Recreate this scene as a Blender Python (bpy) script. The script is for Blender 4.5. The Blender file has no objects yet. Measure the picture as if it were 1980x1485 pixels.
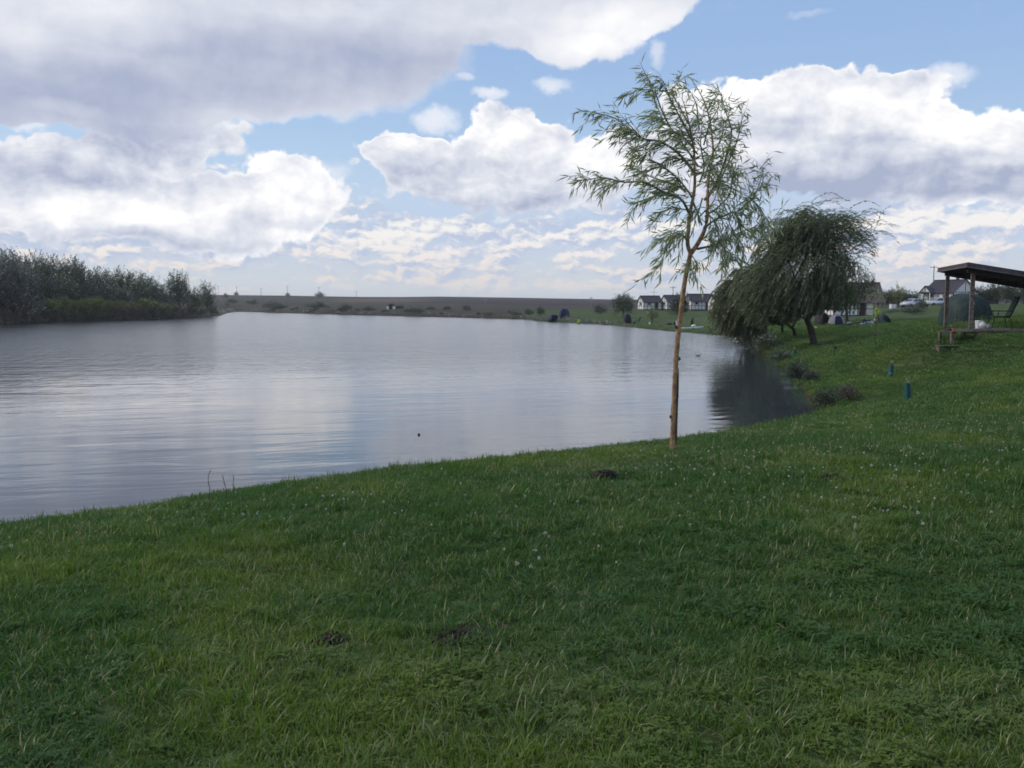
import bpy, bmesh, math, random
import numpy as np
from mathutils import Vector, Matrix

RNG = np.random.default_rng(7)
random.seed(7)
scene = bpy.context.scene
COL = scene.collection
R = math.radians

# ------------------------------------------------------------------ camera
F = 1715.0                       # focal length in pixels of the 1980 px wide frame
PITCH = R(5.08)
EYE = 2.8                        # metres above the lake, whose surface is z = 0
cam_d = bpy.data.cameras.new('camera')
cam = bpy.data.objects.new('camera', cam_d)
COL.objects.link(cam)
cam.location = (0, 0, EYE)
cam.rotation_euler = (R(90) - PITCH, 0, 0)
cam_d.sensor_width = 36.0
cam_d.lens = 36.0 * F / 1980.0
cam_d.clip_start = 0.05
cam_d.clip_end = 20000
scene.camera = cam

# ------------------------------------------------------------------ render
scene.render.engine = 'CYCLES'
scene.view_settings.view_transform = 'Standard'
scene.view_settings.look = 'None'
scene.view_settings.exposure = 0.12
scene.view_settings.gamma = 1.0
scene.view_settings.use_curve_mapping = False
cy = scene.cycles
cy.use_denoising = True
try:
    cy.denoiser = 'OPENIMAGEDENOISE'
except Exception:
    pass
cy.max_bounces = 6
cy.volume_bounces = 2
cy.diffuse_bounces = 2
cy.glossy_bounces = 3
cy.transmission_bounces = 3
cy.transparent_max_bounces = 4
cy.use_adaptive_sampling = True
cy.adaptive_threshold = 0.02
cy.caustics_reflective = False
cy.caustics_refractive = False
cy.filter_width = 1.7

# ------------------------------------------------------------------ pixel -> place
def ray(px, py):
    x = (px - 990.0) / F
    u = (742.5 - py) / F
    return np.array([x, math.cos(PITCH) + u * math.sin(PITCH), -math.sin(PITCH) + u * math.cos(PITCH)])
def P(px, py, d):
    r = ray(px, py)
    return np.array([0, 0, EYE]) + r * (d / r[1])
def W(px, py, z=0.0):
    r = ray(px, py)
    return np.array([0, 0, EYE]) + r * ((z - EYE) / r[2])
def azel(px, py):
    r = ray(px, py)
    return math.degrees(math.atan2(r[0], r[1])), math.degrees(math.atan2(r[2], math.hypot(r[0], r[1])))

# ------------------------------------------------------------------ node helpers
class NT:
    def __init__(s, nt):
        s.nt = nt; s.n = nt.nodes; s.l = nt.links
    def new(s, t, **k):
        nd = s.n.new(t)
        for a, b in k.items(): setattr(nd, a, b)
        return nd
    def put(s, sock, v):
        if v is None: return
        if isinstance(v, bpy.types.NodeSocket): s.l.new(v, sock)
        else:
            try: sock.default_value = v
            except Exception: sock.default_value = (v[0], v[1], v[2], 1.0) if len(v) == 3 else v
    def m(s, op, a, b=None, c=None, clamp=False):
        nd = s.new('ShaderNodeMath', operation=op); nd.use_clamp = clamp
        s.put(nd.inputs[0], a); s.put(nd.inputs[1], b); s.put(nd.inputs[2], c)
        return nd.outputs[0]
    def v(s, op, a, b=None, scale=None):
        nd = s.new('ShaderNodeVectorMath', operation=op)
        s.put(nd.inputs[0], a); s.put(nd.inputs[1], b)
        if scale is not None: s.put(nd.inputs['Scale'], scale)
        return nd.outputs['Value'] if op in ('DOT_PRODUCT', 'LENGTH', 'DISTANCE') else nd.outputs['Vector']
    def xyz(s, x=0, y=0, z=0):
        nd = s.new('ShaderNodeCombineXYZ')
        s.put(nd.inputs[0], x); s.put(nd.inputs[1], y); s.put(nd.inputs[2], z)
        return nd.outputs[0]
    def sep(s, v):
        nd = s.new('ShaderNodeSeparateXYZ'); s.put(nd.inputs[0], v); return nd.outputs
    def noise(s, vec, scale, detail=3, rough=0.5, dist=0.0, col=False, dim='3D'):
        nd = s.new('ShaderNodeTexNoise', noise_dimensions=dim); s.put(nd.inputs['Vector'], vec)
        nd.inputs['Scale'].default_value = scale; nd.inputs['Detail'].default_value = detail
        nd.inputs['Roughness'].default_value = rough; nd.inputs['Distortion'].default_value = dist
        return nd.outputs['Color'] if col else nd.outputs['Fac']
    def cells(s, vec, scale, detail=2, rough=0.5):
        nd = s.new('ShaderNodeTexVoronoi', voronoi_dimensions='2D', feature='SMOOTH_F1'); s.put(nd.inputs['Vector'], vec)
        nd.inputs['Scale'].default_value = scale; nd.inputs['Detail'].default_value = detail
        nd.inputs['Roughness'].default_value = rough; nd.inputs['Smoothness'].default_value = 0.35
        return nd.outputs['Distance']
    def smooth(s, v, a, b, lo=0.0, hi=1.0, kind='SMOOTHSTEP'):
        nd = s.new('ShaderNodeMapRange', interpolation_type=kind)
        s.put(nd.inputs['Value'], v); s.put(nd.inputs['From Min'], a); s.put(nd.inputs['From Max'], b)
        s.put(nd.inputs['To Min'], lo); s.put(nd.inputs['To Max'], hi)
        return nd.outputs['Result']
    def mix(s, f, a, b, mode='MIX'):
        nd = s.new('ShaderNodeMix', data_type='RGBA', blend_type=mode)
        s.put(nd.inputs[0], f)
        s.put(nd.inputs[6], (*a, 1) if isinstance(a, tuple) and len(a) == 3 else a)
        s.put(nd.inputs[7], (*b, 1) if isinstance(b, tuple) and len(b) == 3 else b)
        return nd.outputs[2]

def lin(r, g, b):
    f = lambda c: (c / 255 / 12.92) if c / 255 <= 0.04045 else ((c / 255 + 0.055) / 1.055) ** 2.4
    return (f(r), f(g), f(b))

# ------------------------------------------------------------------ sky
SUN_EL, SUN_AZ = 32.0, -78.0      # degrees; azimuth from +Y (view direction) towards +X
SKY_STRENGTH = 0.1
world = bpy.data.worlds.new('World')
scene.world = world
world.use_nodes = True
world.cycles.sampling_method = 'MANUAL'
world.cycles.sample_map_resolution = 512
def build_world():
    nt = world.node_tree; nt.nodes.clear(); s = NT(nt)
    out = s.new('ShaderNodeOutputWorld'); bg = s.new('ShaderNodeBackground')
    bg.inputs['Strength'].default_value = SKY_STRENGTH
    nt.links.new(bg.outputs[0], out.inputs[0])
    sky = s.new('ShaderNodeTexSky', sky_type='NISHITA')
    sky.sun_disc = False; sky.sun_elevation = R(SUN_EL); sky.sun_rotation = R(SUN_AZ)
    sky.altitude = 100; sky.air_density = 1.0; sky.dust_density = 1.2; sky.ozone_density = 1.5
    tc = s.new('ShaderNodeTexCoord')
    d = tc.outputs['Generated']
    x, y, z = s.sep(d)
    az = s.m('MULTIPLY', s.m('ARCTAN2', x, y), 180 / math.pi)
    el = s.m('MULTIPLY', s.m('ARCSINE', z), 180 / math.pi)
    p = s.xyz(az, el, 0)
    # two scales of turbulence bend the cloud outlines
    n1 = s.noise(p, 0.16, 3, 0.55, col=True)
    n2 = s.noise(p, 0.75, 4, 0.6, col=True)
    q = s.v('ADD', p, s.v('SCALE', s.v('SUBTRACT', n1, (0.5, 0.5, 0.5)), scale=3.6))
    q = s.v('ADD', q, s.v('SCALE', s.v('SUBTRACT', n2, (0.5, 0.5, 0.5)), scale=1.0))
    q2 = s.v('MULTIPLY', q, (1, 1, 0))
    # the rows low over the horizon are far away: finer and flatter turbulence
    qr = s.v('ADD', p, s.v('SCALE', s.v('SUBTRACT', n2, (0.5, 0.5, 0.5)), scale=0.9))
    def field(blobs, q):
        acc = None
        for (cx, cy_, rx, ry, w) in blobs:
            a, e = azel(cx, cy_)
            k = F * math.pi / 180
            nd = s.new('ShaderNodeVectorMath', operation='MULTIPLY_ADD')
            s.put(nd.inputs[0], q); s.put(nd.inputs[1], (k / rx, k / ry, 0)); s.put(nd.inputs[2], (-a * k / rx, -e * k / ry, 0))
            dv = nd.outputs['Vector']
            g = s.m('MAXIMUM', s.m('MULTIPLY_ADD', s.v('DOT_PRODUCT', dv, dv), -w, w), 0.0)
            acc = g if acc is None else s.m('ADD', acc, g)
        return acc
    # where the cumulus stand (pixel centre, half sizes, weight)
    near = [(150, 40, 520, 190, 1), (480, 70, 430, 150, 1), (700, 95, 190, 80, 1), (1010, 20, 240, 80, 1),
            (1120, 55, 140, 62, 1), (1240, -10, 120, 60, 1), (120, 170, 330, 70, 1), (300, -120, 1100, 160, 1)]
    mid = [(330, 262, 175, 62, 1), (120, 300, 170, 40, .8), (200, 385, 330, 85, 1), (560, 372, 115, 70, 1.2), (410, 410, 260, 75, 1),
           (970, 258, 92, 52, 1.3), (1065, 275, 60, 50, 1), (795, 290, 75, 36, 1.2), (730, 300, 60, 26, 1), (860, 322, 170, 62, 1), (1180, 300, 110, 52, 1.2),
           (1010, 355, 310, 72, 1.2), (1370, 205, 110, 62, 1.2), (1500, 195, 120, 50, 1.2), (1630, 185, 150, 42, 1), (1770, 165, 90, 24, .6),
           (1790, 245, 150, 66, 1.2), (1900, 268, 150, 58, 1.2), (1610, 290, 300, 90, 1.3), (1400, 300, 200, 90, 1.2), (1880, 330, 330, 75, 1.4),
           (2300, 250, 260, 130, 1)]
    low = [(600, 430, 260, 60, .8), (300, 470, 360, 40, .7), (1030, 440, 300, 30, .6), (1040, 540, 480, 34, .8), (760, 530, 240, 26, .6), (1270, 545, 90, 26, .8), (1800, 540, 260, 26, .4), (400, 545, 260, 20, .4), (1750, 470, 200, 30, .5), (770, 462, 120, 46, 1.0), (1010, 470, 330, 45, .9), (860, 505, 200, 28, .8), (1860, 430, 240, 62, 1), (1600, 440, 200, 50, .8),
           (1240, 440, 160, 40, .8), (500, 470, 300, 45, .6), (130, 440, 300, 50, .8), (1730, 500, 300, 30, .5), (240, 510, 260, 22, .6)]
    fb = s.noise(q2, 0.55, 6, 0.62)
    fbs = s.m('SUBTRACT', fb, 0.5)
    qc = s.v('ADD', s.v('MULTIPLY', p, (1, 1, 0)), s.v('SCALE', s.v('SUBTRACT', n2, (0.5, 0.5, 0.5)), scale=0.5))
    ca = s.cells(qc, 0.62, 2, 0.55)
    cb = s.cells(s.v('ADD', qc, (-0.3, 0.4, 0)), 0.62, 2, 0.55)
    bil = s.m('SUBTRACT', 0.42, ca)
    dn = s.m('ADD', s.m('MULTIPLY', field(near, q2), 1.0), s.m('MULTIPLY', fbs, 0.28))
    fm = field(mid, q2)
    edge = s.m('MULTIPLY', fm, 3.0, clamp=True)
    dm = s.m('ADD', fm, s.m('MULTIPLY', edge, s.m('ADD', s.m('MULTIPLY', fbs, 0.34), s.m('MULTIPLY', bil, 0.5))))
    # small rows of cloud towards the horizon
    rowv = s.v('MULTIPLY', qr, (0.42, 0.95, 0))
    rowf = lambda v: s.m('SUBTRACT', s.m('ADD', s.m('MULTIPLY', s.noise(v, 0.75, 5, 0.62, dim='2D'), 1.15), 0.07), s.m('MULTIPLY', s.cells(v, 1.1, 2, 0.6), 0.3))
    row = rowf(rowv)
    dl = s.m('ADD', field(low, q2), s.m('MULTIPLY', s.m('SUBTRACT', row, 0.44), 2.8))
    # clouds outside the picture, all round the sky
    gv = s.v('MULTIPLY', d, (2.2, 2.2, 4.5))
    gen = s.noise(gv, 1.0, 6, 0.55)
    outside = s.m('MAXIMUM', s.smooth(s.m('ABSOLUTE', az), 31, 40), s.smooth(el, 17.5, 24))
    dg = s.m('MULTIPLY', s.m('SUBTRACT', gen, 0.46), s.m('MULTIPLY', outside, 4.0))
    wis = field([(946, 180, 44, 16, 1), (1070, 167, 48, 18, 1), (842, 230, 62, 32, 1), (1270, 105, 22, 34, .7), (1560, 30, 60, 10, .5), (900, 150, 26, 12, .7), (60, 240, 40, 16, .9), (1830, 150, 60, 26, .9), (640, 330, 50, 24, .7)], s.v('ADD', p, s.v('SCALE', s.v('SUBTRACT', n2, (0.5, 0.5, 0.5)), scale=1.3)))
    wis_a = s.m('MULTIPLY', s.smooth(s.m('ADD', wis, s.m('MULTIPLY', fbs, 0.9)), 0.12, 1.1), 0.8)
    near_a = s.smooth(dn, 0.02, 0.34)
    mid_a = s.smooth(dm, 0.04, 0.26)
    low_a = s.m('MULTIPLY', s.smooth(dl, 0.0, 0.9), s.smooth(el, 0.1, 1.6))
    low_a = s.m('MULTIPLY', low_a, s.m('SUBTRACT', 1.0, s.smooth(el, 8.5, 10)))
    gen_a = s.m('MULTIPLY', s.smooth(dg, 0.0, 0.5), s.smooth(el, 1, 6))
    # light and dark masses inside the clouds
    bright = [(970, 262, 130, 45, .7), (1140, 300, 120, 45, .6), (1215, 340, 60, 50, .5), (800, 285, 90, 30, .5), (560, 365, 120, 60, .8), (330, 410, 280, 50, .55),
              (160, 395, 200, 40, .35), (1400, 185, 120, 40, .8), (1560, 185, 160, 40, .5), (1780, 215, 180, 50, .9), (1900, 250, 120, 40, .7),
              (1430, 300, 90, 40, .25), (1520, 300, 60, 26, .3), (780, 465, 90, 30, .6), (1860, 425, 160, 40, .6), (930, 385, 60, 22, .6), (1200, 40, 140, 60, .55), (1120, 90, 90, 30, .45), (230, 35, 120, 45, .35), (480, 320, 80, 22, .5),
              (130, 215, 60, 15, .3), (1050, 560, 400, 30, .2)]
    dark = [(560, 125, 430, 95, .85), (820, 95, 230, 70, .4), (60, 180, 280, 90, .85), (330, 195, 300, 70, .4), (380, 70, 300, 60, .25), (980, 410, 320, 34, .75), (800, 350, 130, 50, .35), (1760, 375, 420, 46, .95),
            (1350, 385, 240, 40, .5), (1600, 330, 260, 50, .4), (60, 350, 180, 30, .3), (200, 462, 330, 26, .5), (1900, 320, 200, 40, .2), (330, 285, 190, 44, .6), (120, 330, 160, 30, .45), (760, 390, 120, 40, .3), (1480, 400, 200, 40, .4), (500, -120, 900, 130, .5),
            (-300, 150, 260, 200, .5)]
    qs = s.v('ADD', p, s.v('SCALE', s.v('SUBTRACT', n1, (0.5, 0.5, 0.5)), scale=3.0))
    br = field(bright, qs); dk = field(dark, qs)
    # puffs lit from upper left: difference of the turbulence towards the light
    qp = s.v('MULTIPLY', s.v('ADD', p, s.v('SCALE', s.v('SUBTRACT', n1, (0.5, 0.5, 0.5)), scale=2.0)), (1, 1.5, 0))
    pa = s.noise(qp, 0.24, 7, 0.60)
    pb = s.noise(s.v('ADD', qp, (-0.7, 1.0, 0)), 0.24, 7, 0.60)
    puff = s.m('ADD', s.m('MULTIPLY', s.m('SUBTRACT', pa, pb), 1.5), s.m('MULTIPLY', s.m('SUBTRACT', cb, ca), 0.14))
    lit = s.m('ADD', s.m('ADD', 0.49, s.m('MULTIPLY', br, 0.55)), s.m('MULTIPLY', dk, -0.5))
    soft = s.m('SUBTRACT', 1.0, s.m('MULTIPLY', near_a, 0.72))
    lit = s.m('ADD', lit, s.m('MULTIPLY', puff, soft))
    # thin rims of the cumulus shine
    rim = s.m('MULTIPLY', s.m('SUBTRACT', 1.0, s.smooth(dm, 0.2, 0.7)), 0.26)
    lit = s.m('ADD', lit, s.m('MULTIPLY', rim, soft), clamp=True)
    k = 1.0 / SKY_STRENGTH
    sc = lambda c, f=1.0: tuple(v * k * f for v in c)
    ramp = s.mix(s.smooth(lit, 0.0, 0.5, kind='LINEAR'), sc(lin(166, 175, 200)), sc(lin(213, 217, 228)))
    ramp = s.mix(s.smooth(lit, 0.5, 1.0, kind='LINEAR'), ramp, sc(lin(253, 252, 252)))
    # the clear sky: Nishita blue, paler and milky near the horizon
    blue = s.mix(0.75, s.mix(1.0, sky.outputs[0], (1.0, 1.0, 1.0), 'MULTIPLY'), s.mix(s.smooth(el, 2, 18), sc(lin(186, 214, 242)), sc(lin(152, 184, 232))))
    blue = s.mix(1.0, blue, s.xyz(*GAIN), 'MULTIPLY')
    pale = sc(lin(201, 208, 215))
    veil = s.mix(s.smooth(el, 1.0, 5.0), pale, sc(lin(188, 203, 226)))
    base = s.mix(s.smooth(el, 3.5, 11.0, 1.0, 0.0), blue, veil)
    litl = s.m('ADD', s.m('ADD', s.m('MULTIPLY', s.m('SUBTRACT', row, rowf(s.v('ADD', rowv, (-0.12, 0.3, 0)))), 1.7), 0.45), s.m('ADD', s.m('MULTIPLY', br, 0.6), s.m('MULTIPLY', dk, -0.4)))
    lowc = s.mix(s.smooth(litl, 0.15, 0.8), sc(lin(182, 194, 217)), s.mix(s.smooth(el, 1, 5), sc(lin(232, 220, 214)), sc(lin(247, 242, 236))))
    c = s.mix(s.m('MULTIPLY', low_a, 0.85), base, lowc)
    gl = s.mix(s.smooth(gen, 0.5, 0.72), sc(lin(226, 228, 236)), sc(lin(160, 168, 196)))
    c = s.mix(gen_a, c, gl)
    c = s.mix(wis_a, c, sc(lin(236, 238, 244)))
    c = s.mix(mid_a, c, ramp)
    c = s.mix(near_a, c, ramp)
    # air between: far clouds sink into milky light
    c = s.mix(s.smooth(el, 0.0, 3.0, 0.35, 0.0), c, pale)
    nt.links.new(c, bg.inputs['Color'])
GAIN = (1.06, 1.04, 1.0)
build_world()

sun_d = bpy.data.lights.new('sun', 'SUN')
sun_d.energy = 1.5; sun_d.angle = R(14); sun_d.color = (1.0, 0.9, 0.78)
sun = bpy.data.objects.new('sun', sun_d); COL.objects.link(sun)
_sd = Vector((math.sin(R(SUN_AZ)) * math.cos(R(SUN_EL)), math.cos(R(SUN_AZ)) * math.cos(R(SUN_EL)), math.sin(R(SUN_EL))))
sun.rotation_euler = _sd.to_track_quat('Z', 'Y').to_euler()

# ------------------------------------------------------------------ numpy noise
_perm = np.random.default_rng(3).random((256, 256))
def vnoise(x, y):
    xi = np.floor(x).astype(int); yi = np.floor(y).astype(int)
    fx = x - xi; fy = y - yi
    fx = fx * fx * (3 - 2 * fx); fy = fy * fy * (3 - 2 * fy)
    g = lambda a, b: _perm[a & 255, b & 255]
    return (g(xi, yi) * (1 - fx) + g(xi + 1, yi) * fx) * (1 - fy) + (g(xi, yi + 1) * (1 - fx) + g(xi + 1, yi + 1) * fx) * fy
def fbm(x, y, oct=4):
    t = 0; a = .5; n = 0
    for i in range(oct):
        t = t + a * vnoise(x * 2 ** i + 17.3 * i, y * 2 ** i + 9.1 * i); n += a; a *= .5
    return t / n

# ------------------------------------------------------------------ land form
_vis = [(1600, 812), (1572, 790), (1560, 765), (1545, 740), (1522, 716), (1500, 700), (1478, 687), (1462, 676), (1452, 663), (1412, 650),
        (1370, 646), (1300, 641), (1250, 636), (1180, 629), (1100, 624), (1040, 621), (1022, 618), (900, 614.5), (700, 609.5), (460, 602.5),
        (440, 605), (424, 611), (380, 615), (300, 618.5), (180, 622), (75, 625), (0, 629), (-120, 636)]
SHORE = [tuple(W(a, b)[:2]) for a, b in _vis]
SHORE += [(-120, 70), (-140, 10), (-90, -30), (-40, -22), (-22, -7.5), (-12.3, 1.8), (-8.3, 5.3), (-5.2, 8.0), (-2.5, 10.4), (0.1, 12.3), (2.5, 14.4), (4.7, 17.0), (6.3, 19.4)]
SH = np.array(SHORE)
def shore_dist(x, y):
    """signed distance to the lake's edge: positive on land."""
    x = np.asarray(x, float); y = np.asarray(y, float)
    best = np.full(x.shape, 1e18); inside = np.zeros(x.shape, bool)
    n = len(SH)
    for i in range(n):
        ax, ay = SH[i]; bx, by = SH[(i + 1) % n]
        dx, dy = bx - ax, by - ay
        t = np.clip(((x - ax) * dx + (y - ay) * dy) / (dx * dx + dy * dy), 0, 1)
        best = np.minimum(best, (x - ax - t * dx) ** 2 + (y - ay - t * dy) ** 2)
        c = ((ay > y) != (by > y)) & (x < (bx - ax) * (y - ay) / (by - ay + 1e-12) + ax)
        inside ^= c
    d = np.sqrt(best)
    return np.where(inside, -d, d)
def land_pt(px, py, d):
    p = P(px, py, d); return (p[0], p[1], p[2])
CTRL = [(0, 0, 1.42), (-3, 2, 1.38), (3, 3, 1.45), (0, 5, 1.42), (-6, -3, 1.35), (6, -3, 1.6), (0, -10, 1.6), (-3, 5.4, 1.30), (-1, 7, 1.32), (10, 5, 1.75), (14, 12, 1.85),
        (4, 8, 1.5), land_pt(1302, 872, 9.4), (3.4, 11.2, 1.15), (6, 12, 1.25), (7, 16, .95), (9, 10, 1.55), (30, 10, 2.4), (30, 30, 2.6), (40, -20, 2.6), (-30, -40, 1.6),
        land_pt(1722, 737, 26), land_pt(1753, 779, 19), (9.3, 21.5, .5), land_pt(1640, 740, 25), land_pt(1900, 740, 20), land_pt(1980, 690, 25),
        land_pt(1889, 643, 29.5), land_pt(1836, 632, 32.5), land_pt(1980, 640, 30), land_pt(1575, 668, 47), land_pt(1690, 705, 33), land_pt(1525, 650, 54),
        land_pt(1690, 632, 70), land_pt(1615, 628, 74), land_pt(1800, 625, 60), land_pt(1650, 613, 106), land_pt(1600, 615, 96), land_pt(1770, 594, 108), land_pt(1830, 593, 120), land_pt(1950, 592, 100), land_pt(1950, 590, 150),
        land_pt(1700, 596, 150), (17, 75, .55), land_pt(1400, 632, 100), land_pt(1336, 620, 130), land_pt(1256, 600, 212), land_pt(1300, 600, 212), land_pt(1370, 601, 205), land_pt(1300, 612, 165),
        land_pt(1200, 615, 150), land_pt(1205, 607, 185), land_pt(1120, 611, 160), land_pt(1080, 608, 200), land_pt(1150, 598, 240), (120, 250, 2.6), (120, 160, 3.0), (100, 60, 3.2),
        (0, 260, 1.0), (-20, 300, 1.4), (-80, 420, 1.8), (-110, 330, .9), (-100, 220, .8), (-100, 150, .8), (-110, 280, 1.0), (40, 230, 1.2)]
_C = np.array(CTRL); _S = 30.0
def _phi(r2): return np.where(r2 > 0, r2 * np.log(r2 + 1e-12), 0) * .5
_n = len(_C); _A = np.zeros((_n + 3, _n + 3))
_A[:_n, :_n] = _phi(((_C[:, None, :2] - _C[None, :, :2]) ** 2).sum(2) / _S ** 2) + np.eye(_n) * 0.0004
_A[:_n, _n] = 1; _A[:_n, _n + 1:] = _C[:, :2] / _S; _A[_n:, :_n] = _A[:_n, _n:].T
_w = np.linalg.solve(_A, np.concatenate([_C[:, 2], np.zeros(3)]))
def tps(x, y):
    out = _w[_n] + _w[_n + 1] * x / _S + _w[_n + 2] * y / _S
    for i in range(_n):
        out = out + _w[i] * _phi(((x - _C[i, 0]) ** 2 + (y - _C[i, 1]) ** 2) / _S ** 2)
    return out
GZC = P(1925, 640, 30.5)[:2]; GZZ = 1.84       # the shelter stands on a levelled place
# earth mounds and bare patches in the near lawn: x, y, radius, height
def gpt(px, py, z=1.40):
    return W(px, py, z)
MOUNDS = [(*gpt(1170, 908, 1.42)[:2], .22, .07), (*gpt(640, 1245, 1.4)[:2], .09, .015), (*gpt(900, 1240, 1.4)[:2], .12, .015), (*gpt(965, 1222, 1.4)[:2], .07, .01),
          (*gpt(1610, 932, 1.45)[:2], .16, .035), (*gpt(1676, 848, 1.3)[:2], .22, .05), (*gpt(1265, 1010, 1.42)[:2], .16, .01), (*gpt(1055, 890, 1.38)[:2], .2, .02)]
RIDGE_PX = np.array([-900, 200, 430, 560, 700, 780, 850, 1000, 1180, 1500, 2900]); RIDGE_PY = np.array([570, 570, 570, 571.3, 573.8, 574, 573, 575.3, 578.5, 581, 581.])
_raz = np.array([math.atan2(*ray(a, b)[:2]) for a, b in zip(RIDGE_PX, RIDGE_PY)])
_rel = np.array([math.atan2(ray(a, b)[2], math.hypot(*ray(a, b)[:2])) for a, b in zip(RIDGE_PX, RIDGE_PY)])
def ground_z(x, y, sd=None):
    x = np.asarray(x, float); y = np.asarray(y, float)
    if sd is None: sd = shore_dist(x, y)
    r = np.hypot(x, y); az = np.arctan2(x, y)
    base = np.clip(tps(x, y), 0.22, 3.4)
    w = np.clip((r - 230) / 90, 0, 1); w = w * w * (3 - 2 * w)
    base = base * (1 - w) + 1.6 * w
    rel = np.interp(az, _raz, _rel)
    rr = 1100.0
    top = EYE + np.tan(rel) * rr
    t = np.clip((r - 330) / (rr - 330), 0, 1)
    hill = 1.6 + (top - 1.6) * (t ** 1.15)
    hill = np.where(r > rr, top - (r - rr) * 0.012, hill)
    base = np.where(r > 300, np.maximum(np.minimum(base, 1.6) * 0 + base * (1 - np.clip((r - 300) / 60, 0, 1)) + hill * np.clip((r - 300) / 60, 0, 1), -60), base)
    gq = np.clip(1.6 - np.hypot(x - GZC[0], y - GZC[1]) / 3.2, 0, 1); base = base * (1 - gq) + GZZ * gq
    near = np.clip(1 - (r - 25) / 30, 0, 1)
    amp = 0.035 * near + 0.10 * (1 - near) * np.clip(1.3 - r / 400, 0, 1)
    base = base + amp * (fbm(x * .9, y * .9, 3) - .5) * 2
    base = base + 0.02 * near * (vnoise(x * 5, y * 5) - .5)
    for mx, my, mr, mh in MOUNDS:
        q = ((x - mx) ** 2 + (y - my) ** 2) / mr ** 2
        base = base + mh * np.exp(-q * 1.3) * (0.7 + 0.6 * vnoise(x * 25, y * 25))
    slope = np.where(r < 26, 0.52, 0.5)
    wob = (vnoise(x * 1.3, y * 1.3) - .5)
    bank = 0.12 + slope * np.maximum(sd + wob * .25, 0) ** 1.0
    k = 0.25
    h = np.clip(.5 + .5 * (bank - base) / k, 0, 1)
    land = bank * (1 - h) + base * h - k * h * (1 - h)
    under = np.maximum(sd * 0.7, -1.6)
    t = np.clip((sd + .12) / .24, 0, 1)
    return np.where(sd < -0.12, under - .02, under * (1 - t) + np.maximum(land, 0.03) * t)

# ------------------------------------------------------------------ mesh helpers
def fast_mesh(name, verts, quads=None, tris=None, attrs=None, smooth=False):
    me = bpy.data.meshes.new(name)
    verts = np.asarray(verts, np.float32)
    me.vertices.add(len(verts)); me.vertices.foreach_set('co', verts.ravel())
    nq = 0 if quads is None else len(quads); nt_ = 0 if tris is None else len(tris)
    idx = []
    if nq: idx.append(np.asarray(quads, np.int32).ravel())
    if nt_: idx.append(np.asarray(tris, np.int32).ravel())
    idx = np.concatenate(idx)
    me.loops.add(len(idx)); me.loops.foreach_set('vertex_index', idx)
    me.polygons.add(nq + nt_)
    st = np.concatenate([np.arange(nq) * 4, nq * 4 + np.arange(nt_) * 3]).astype(np.int32)
    me.polygons.foreach_set('loop_start', st)
    if smooth: me.polygons.foreach_set('use_smooth', np.ones(nq + nt_, bool))
    for k, (typ, arr) in (attrs or {}).items():
        a = me.attributes.new(k, typ, 'POINT')
        a.data.foreach_set({'FLOAT': 'value', 'FLOAT_COLOR': 'color', 'FLOAT_VECTOR': 'vector'}[typ], np.asarray(arr, np.float32).ravel())
    me.update(calc_edges=True)
    return me
def add_obj(name, me, mat=None, parent=None, loc=None):
    o = bpy.data.objects.new(name, me); COL.objects.link(o)
    if mat is not None and me is not None and not me.materials: me.materials.append(mat)
    if parent is not None: o.parent = parent
    if loc is not None: o.location = tuple(float(v) for v in loc)
    return o
def tag(o, label=None, cat=None, group=None, kind=None):
    if label: o['label'] = label
    if cat: o['category'] = cat
    if group: o['group'] = group
    if kind: o['kind'] = kind
    return o
def empty(name, loc, rz=0.0, label=None, cat=None, group=None):
    o = bpy.data.objects.new(name, None); COL.objects.link(o)
    o.location = tuple(float(v) for v in loc); o.rotation_euler.z = rz; o.empty_display_size = .2
    return tag(o, label, cat, group)
def copy_tree(o, loc=None, rz=None, scale=None, label=None, parent=None):
    c = o.copy(); COL.objects.link(c); c.parent = parent
    for ch in list(o.children): copy_tree(ch, parent=c)
    if loc is not None: c.location = tuple(float(v) for v in loc)
    if rz is not None: c.rotation_euler.z = rz
    if scale is not None: c.scale = scale if hasattr(scale, '__len__') else (scale,) * 3
    if label: c['label'] = label
    return c
def on_ground(x, y, dz=0.0):
    return (float(x), float(y), float(ground_z(np.array([x]), np.array([y]))[0]) + dz)
def spot(px, d, dz=0.0):
    """ground point in the picture's column px at distance d."""
    y = d; x = d * (px - 990.0) / F
    # column of a point below the horizon: account for the camera's pitch
    z = ground_z(np.array([x]), np.array([y]))[0]
    depth = d * math.cos(PITCH) + (EYE - z) * math.sin(PITCH)
    return on_ground((px - 990.0) / F * depth, y, dz)

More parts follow.
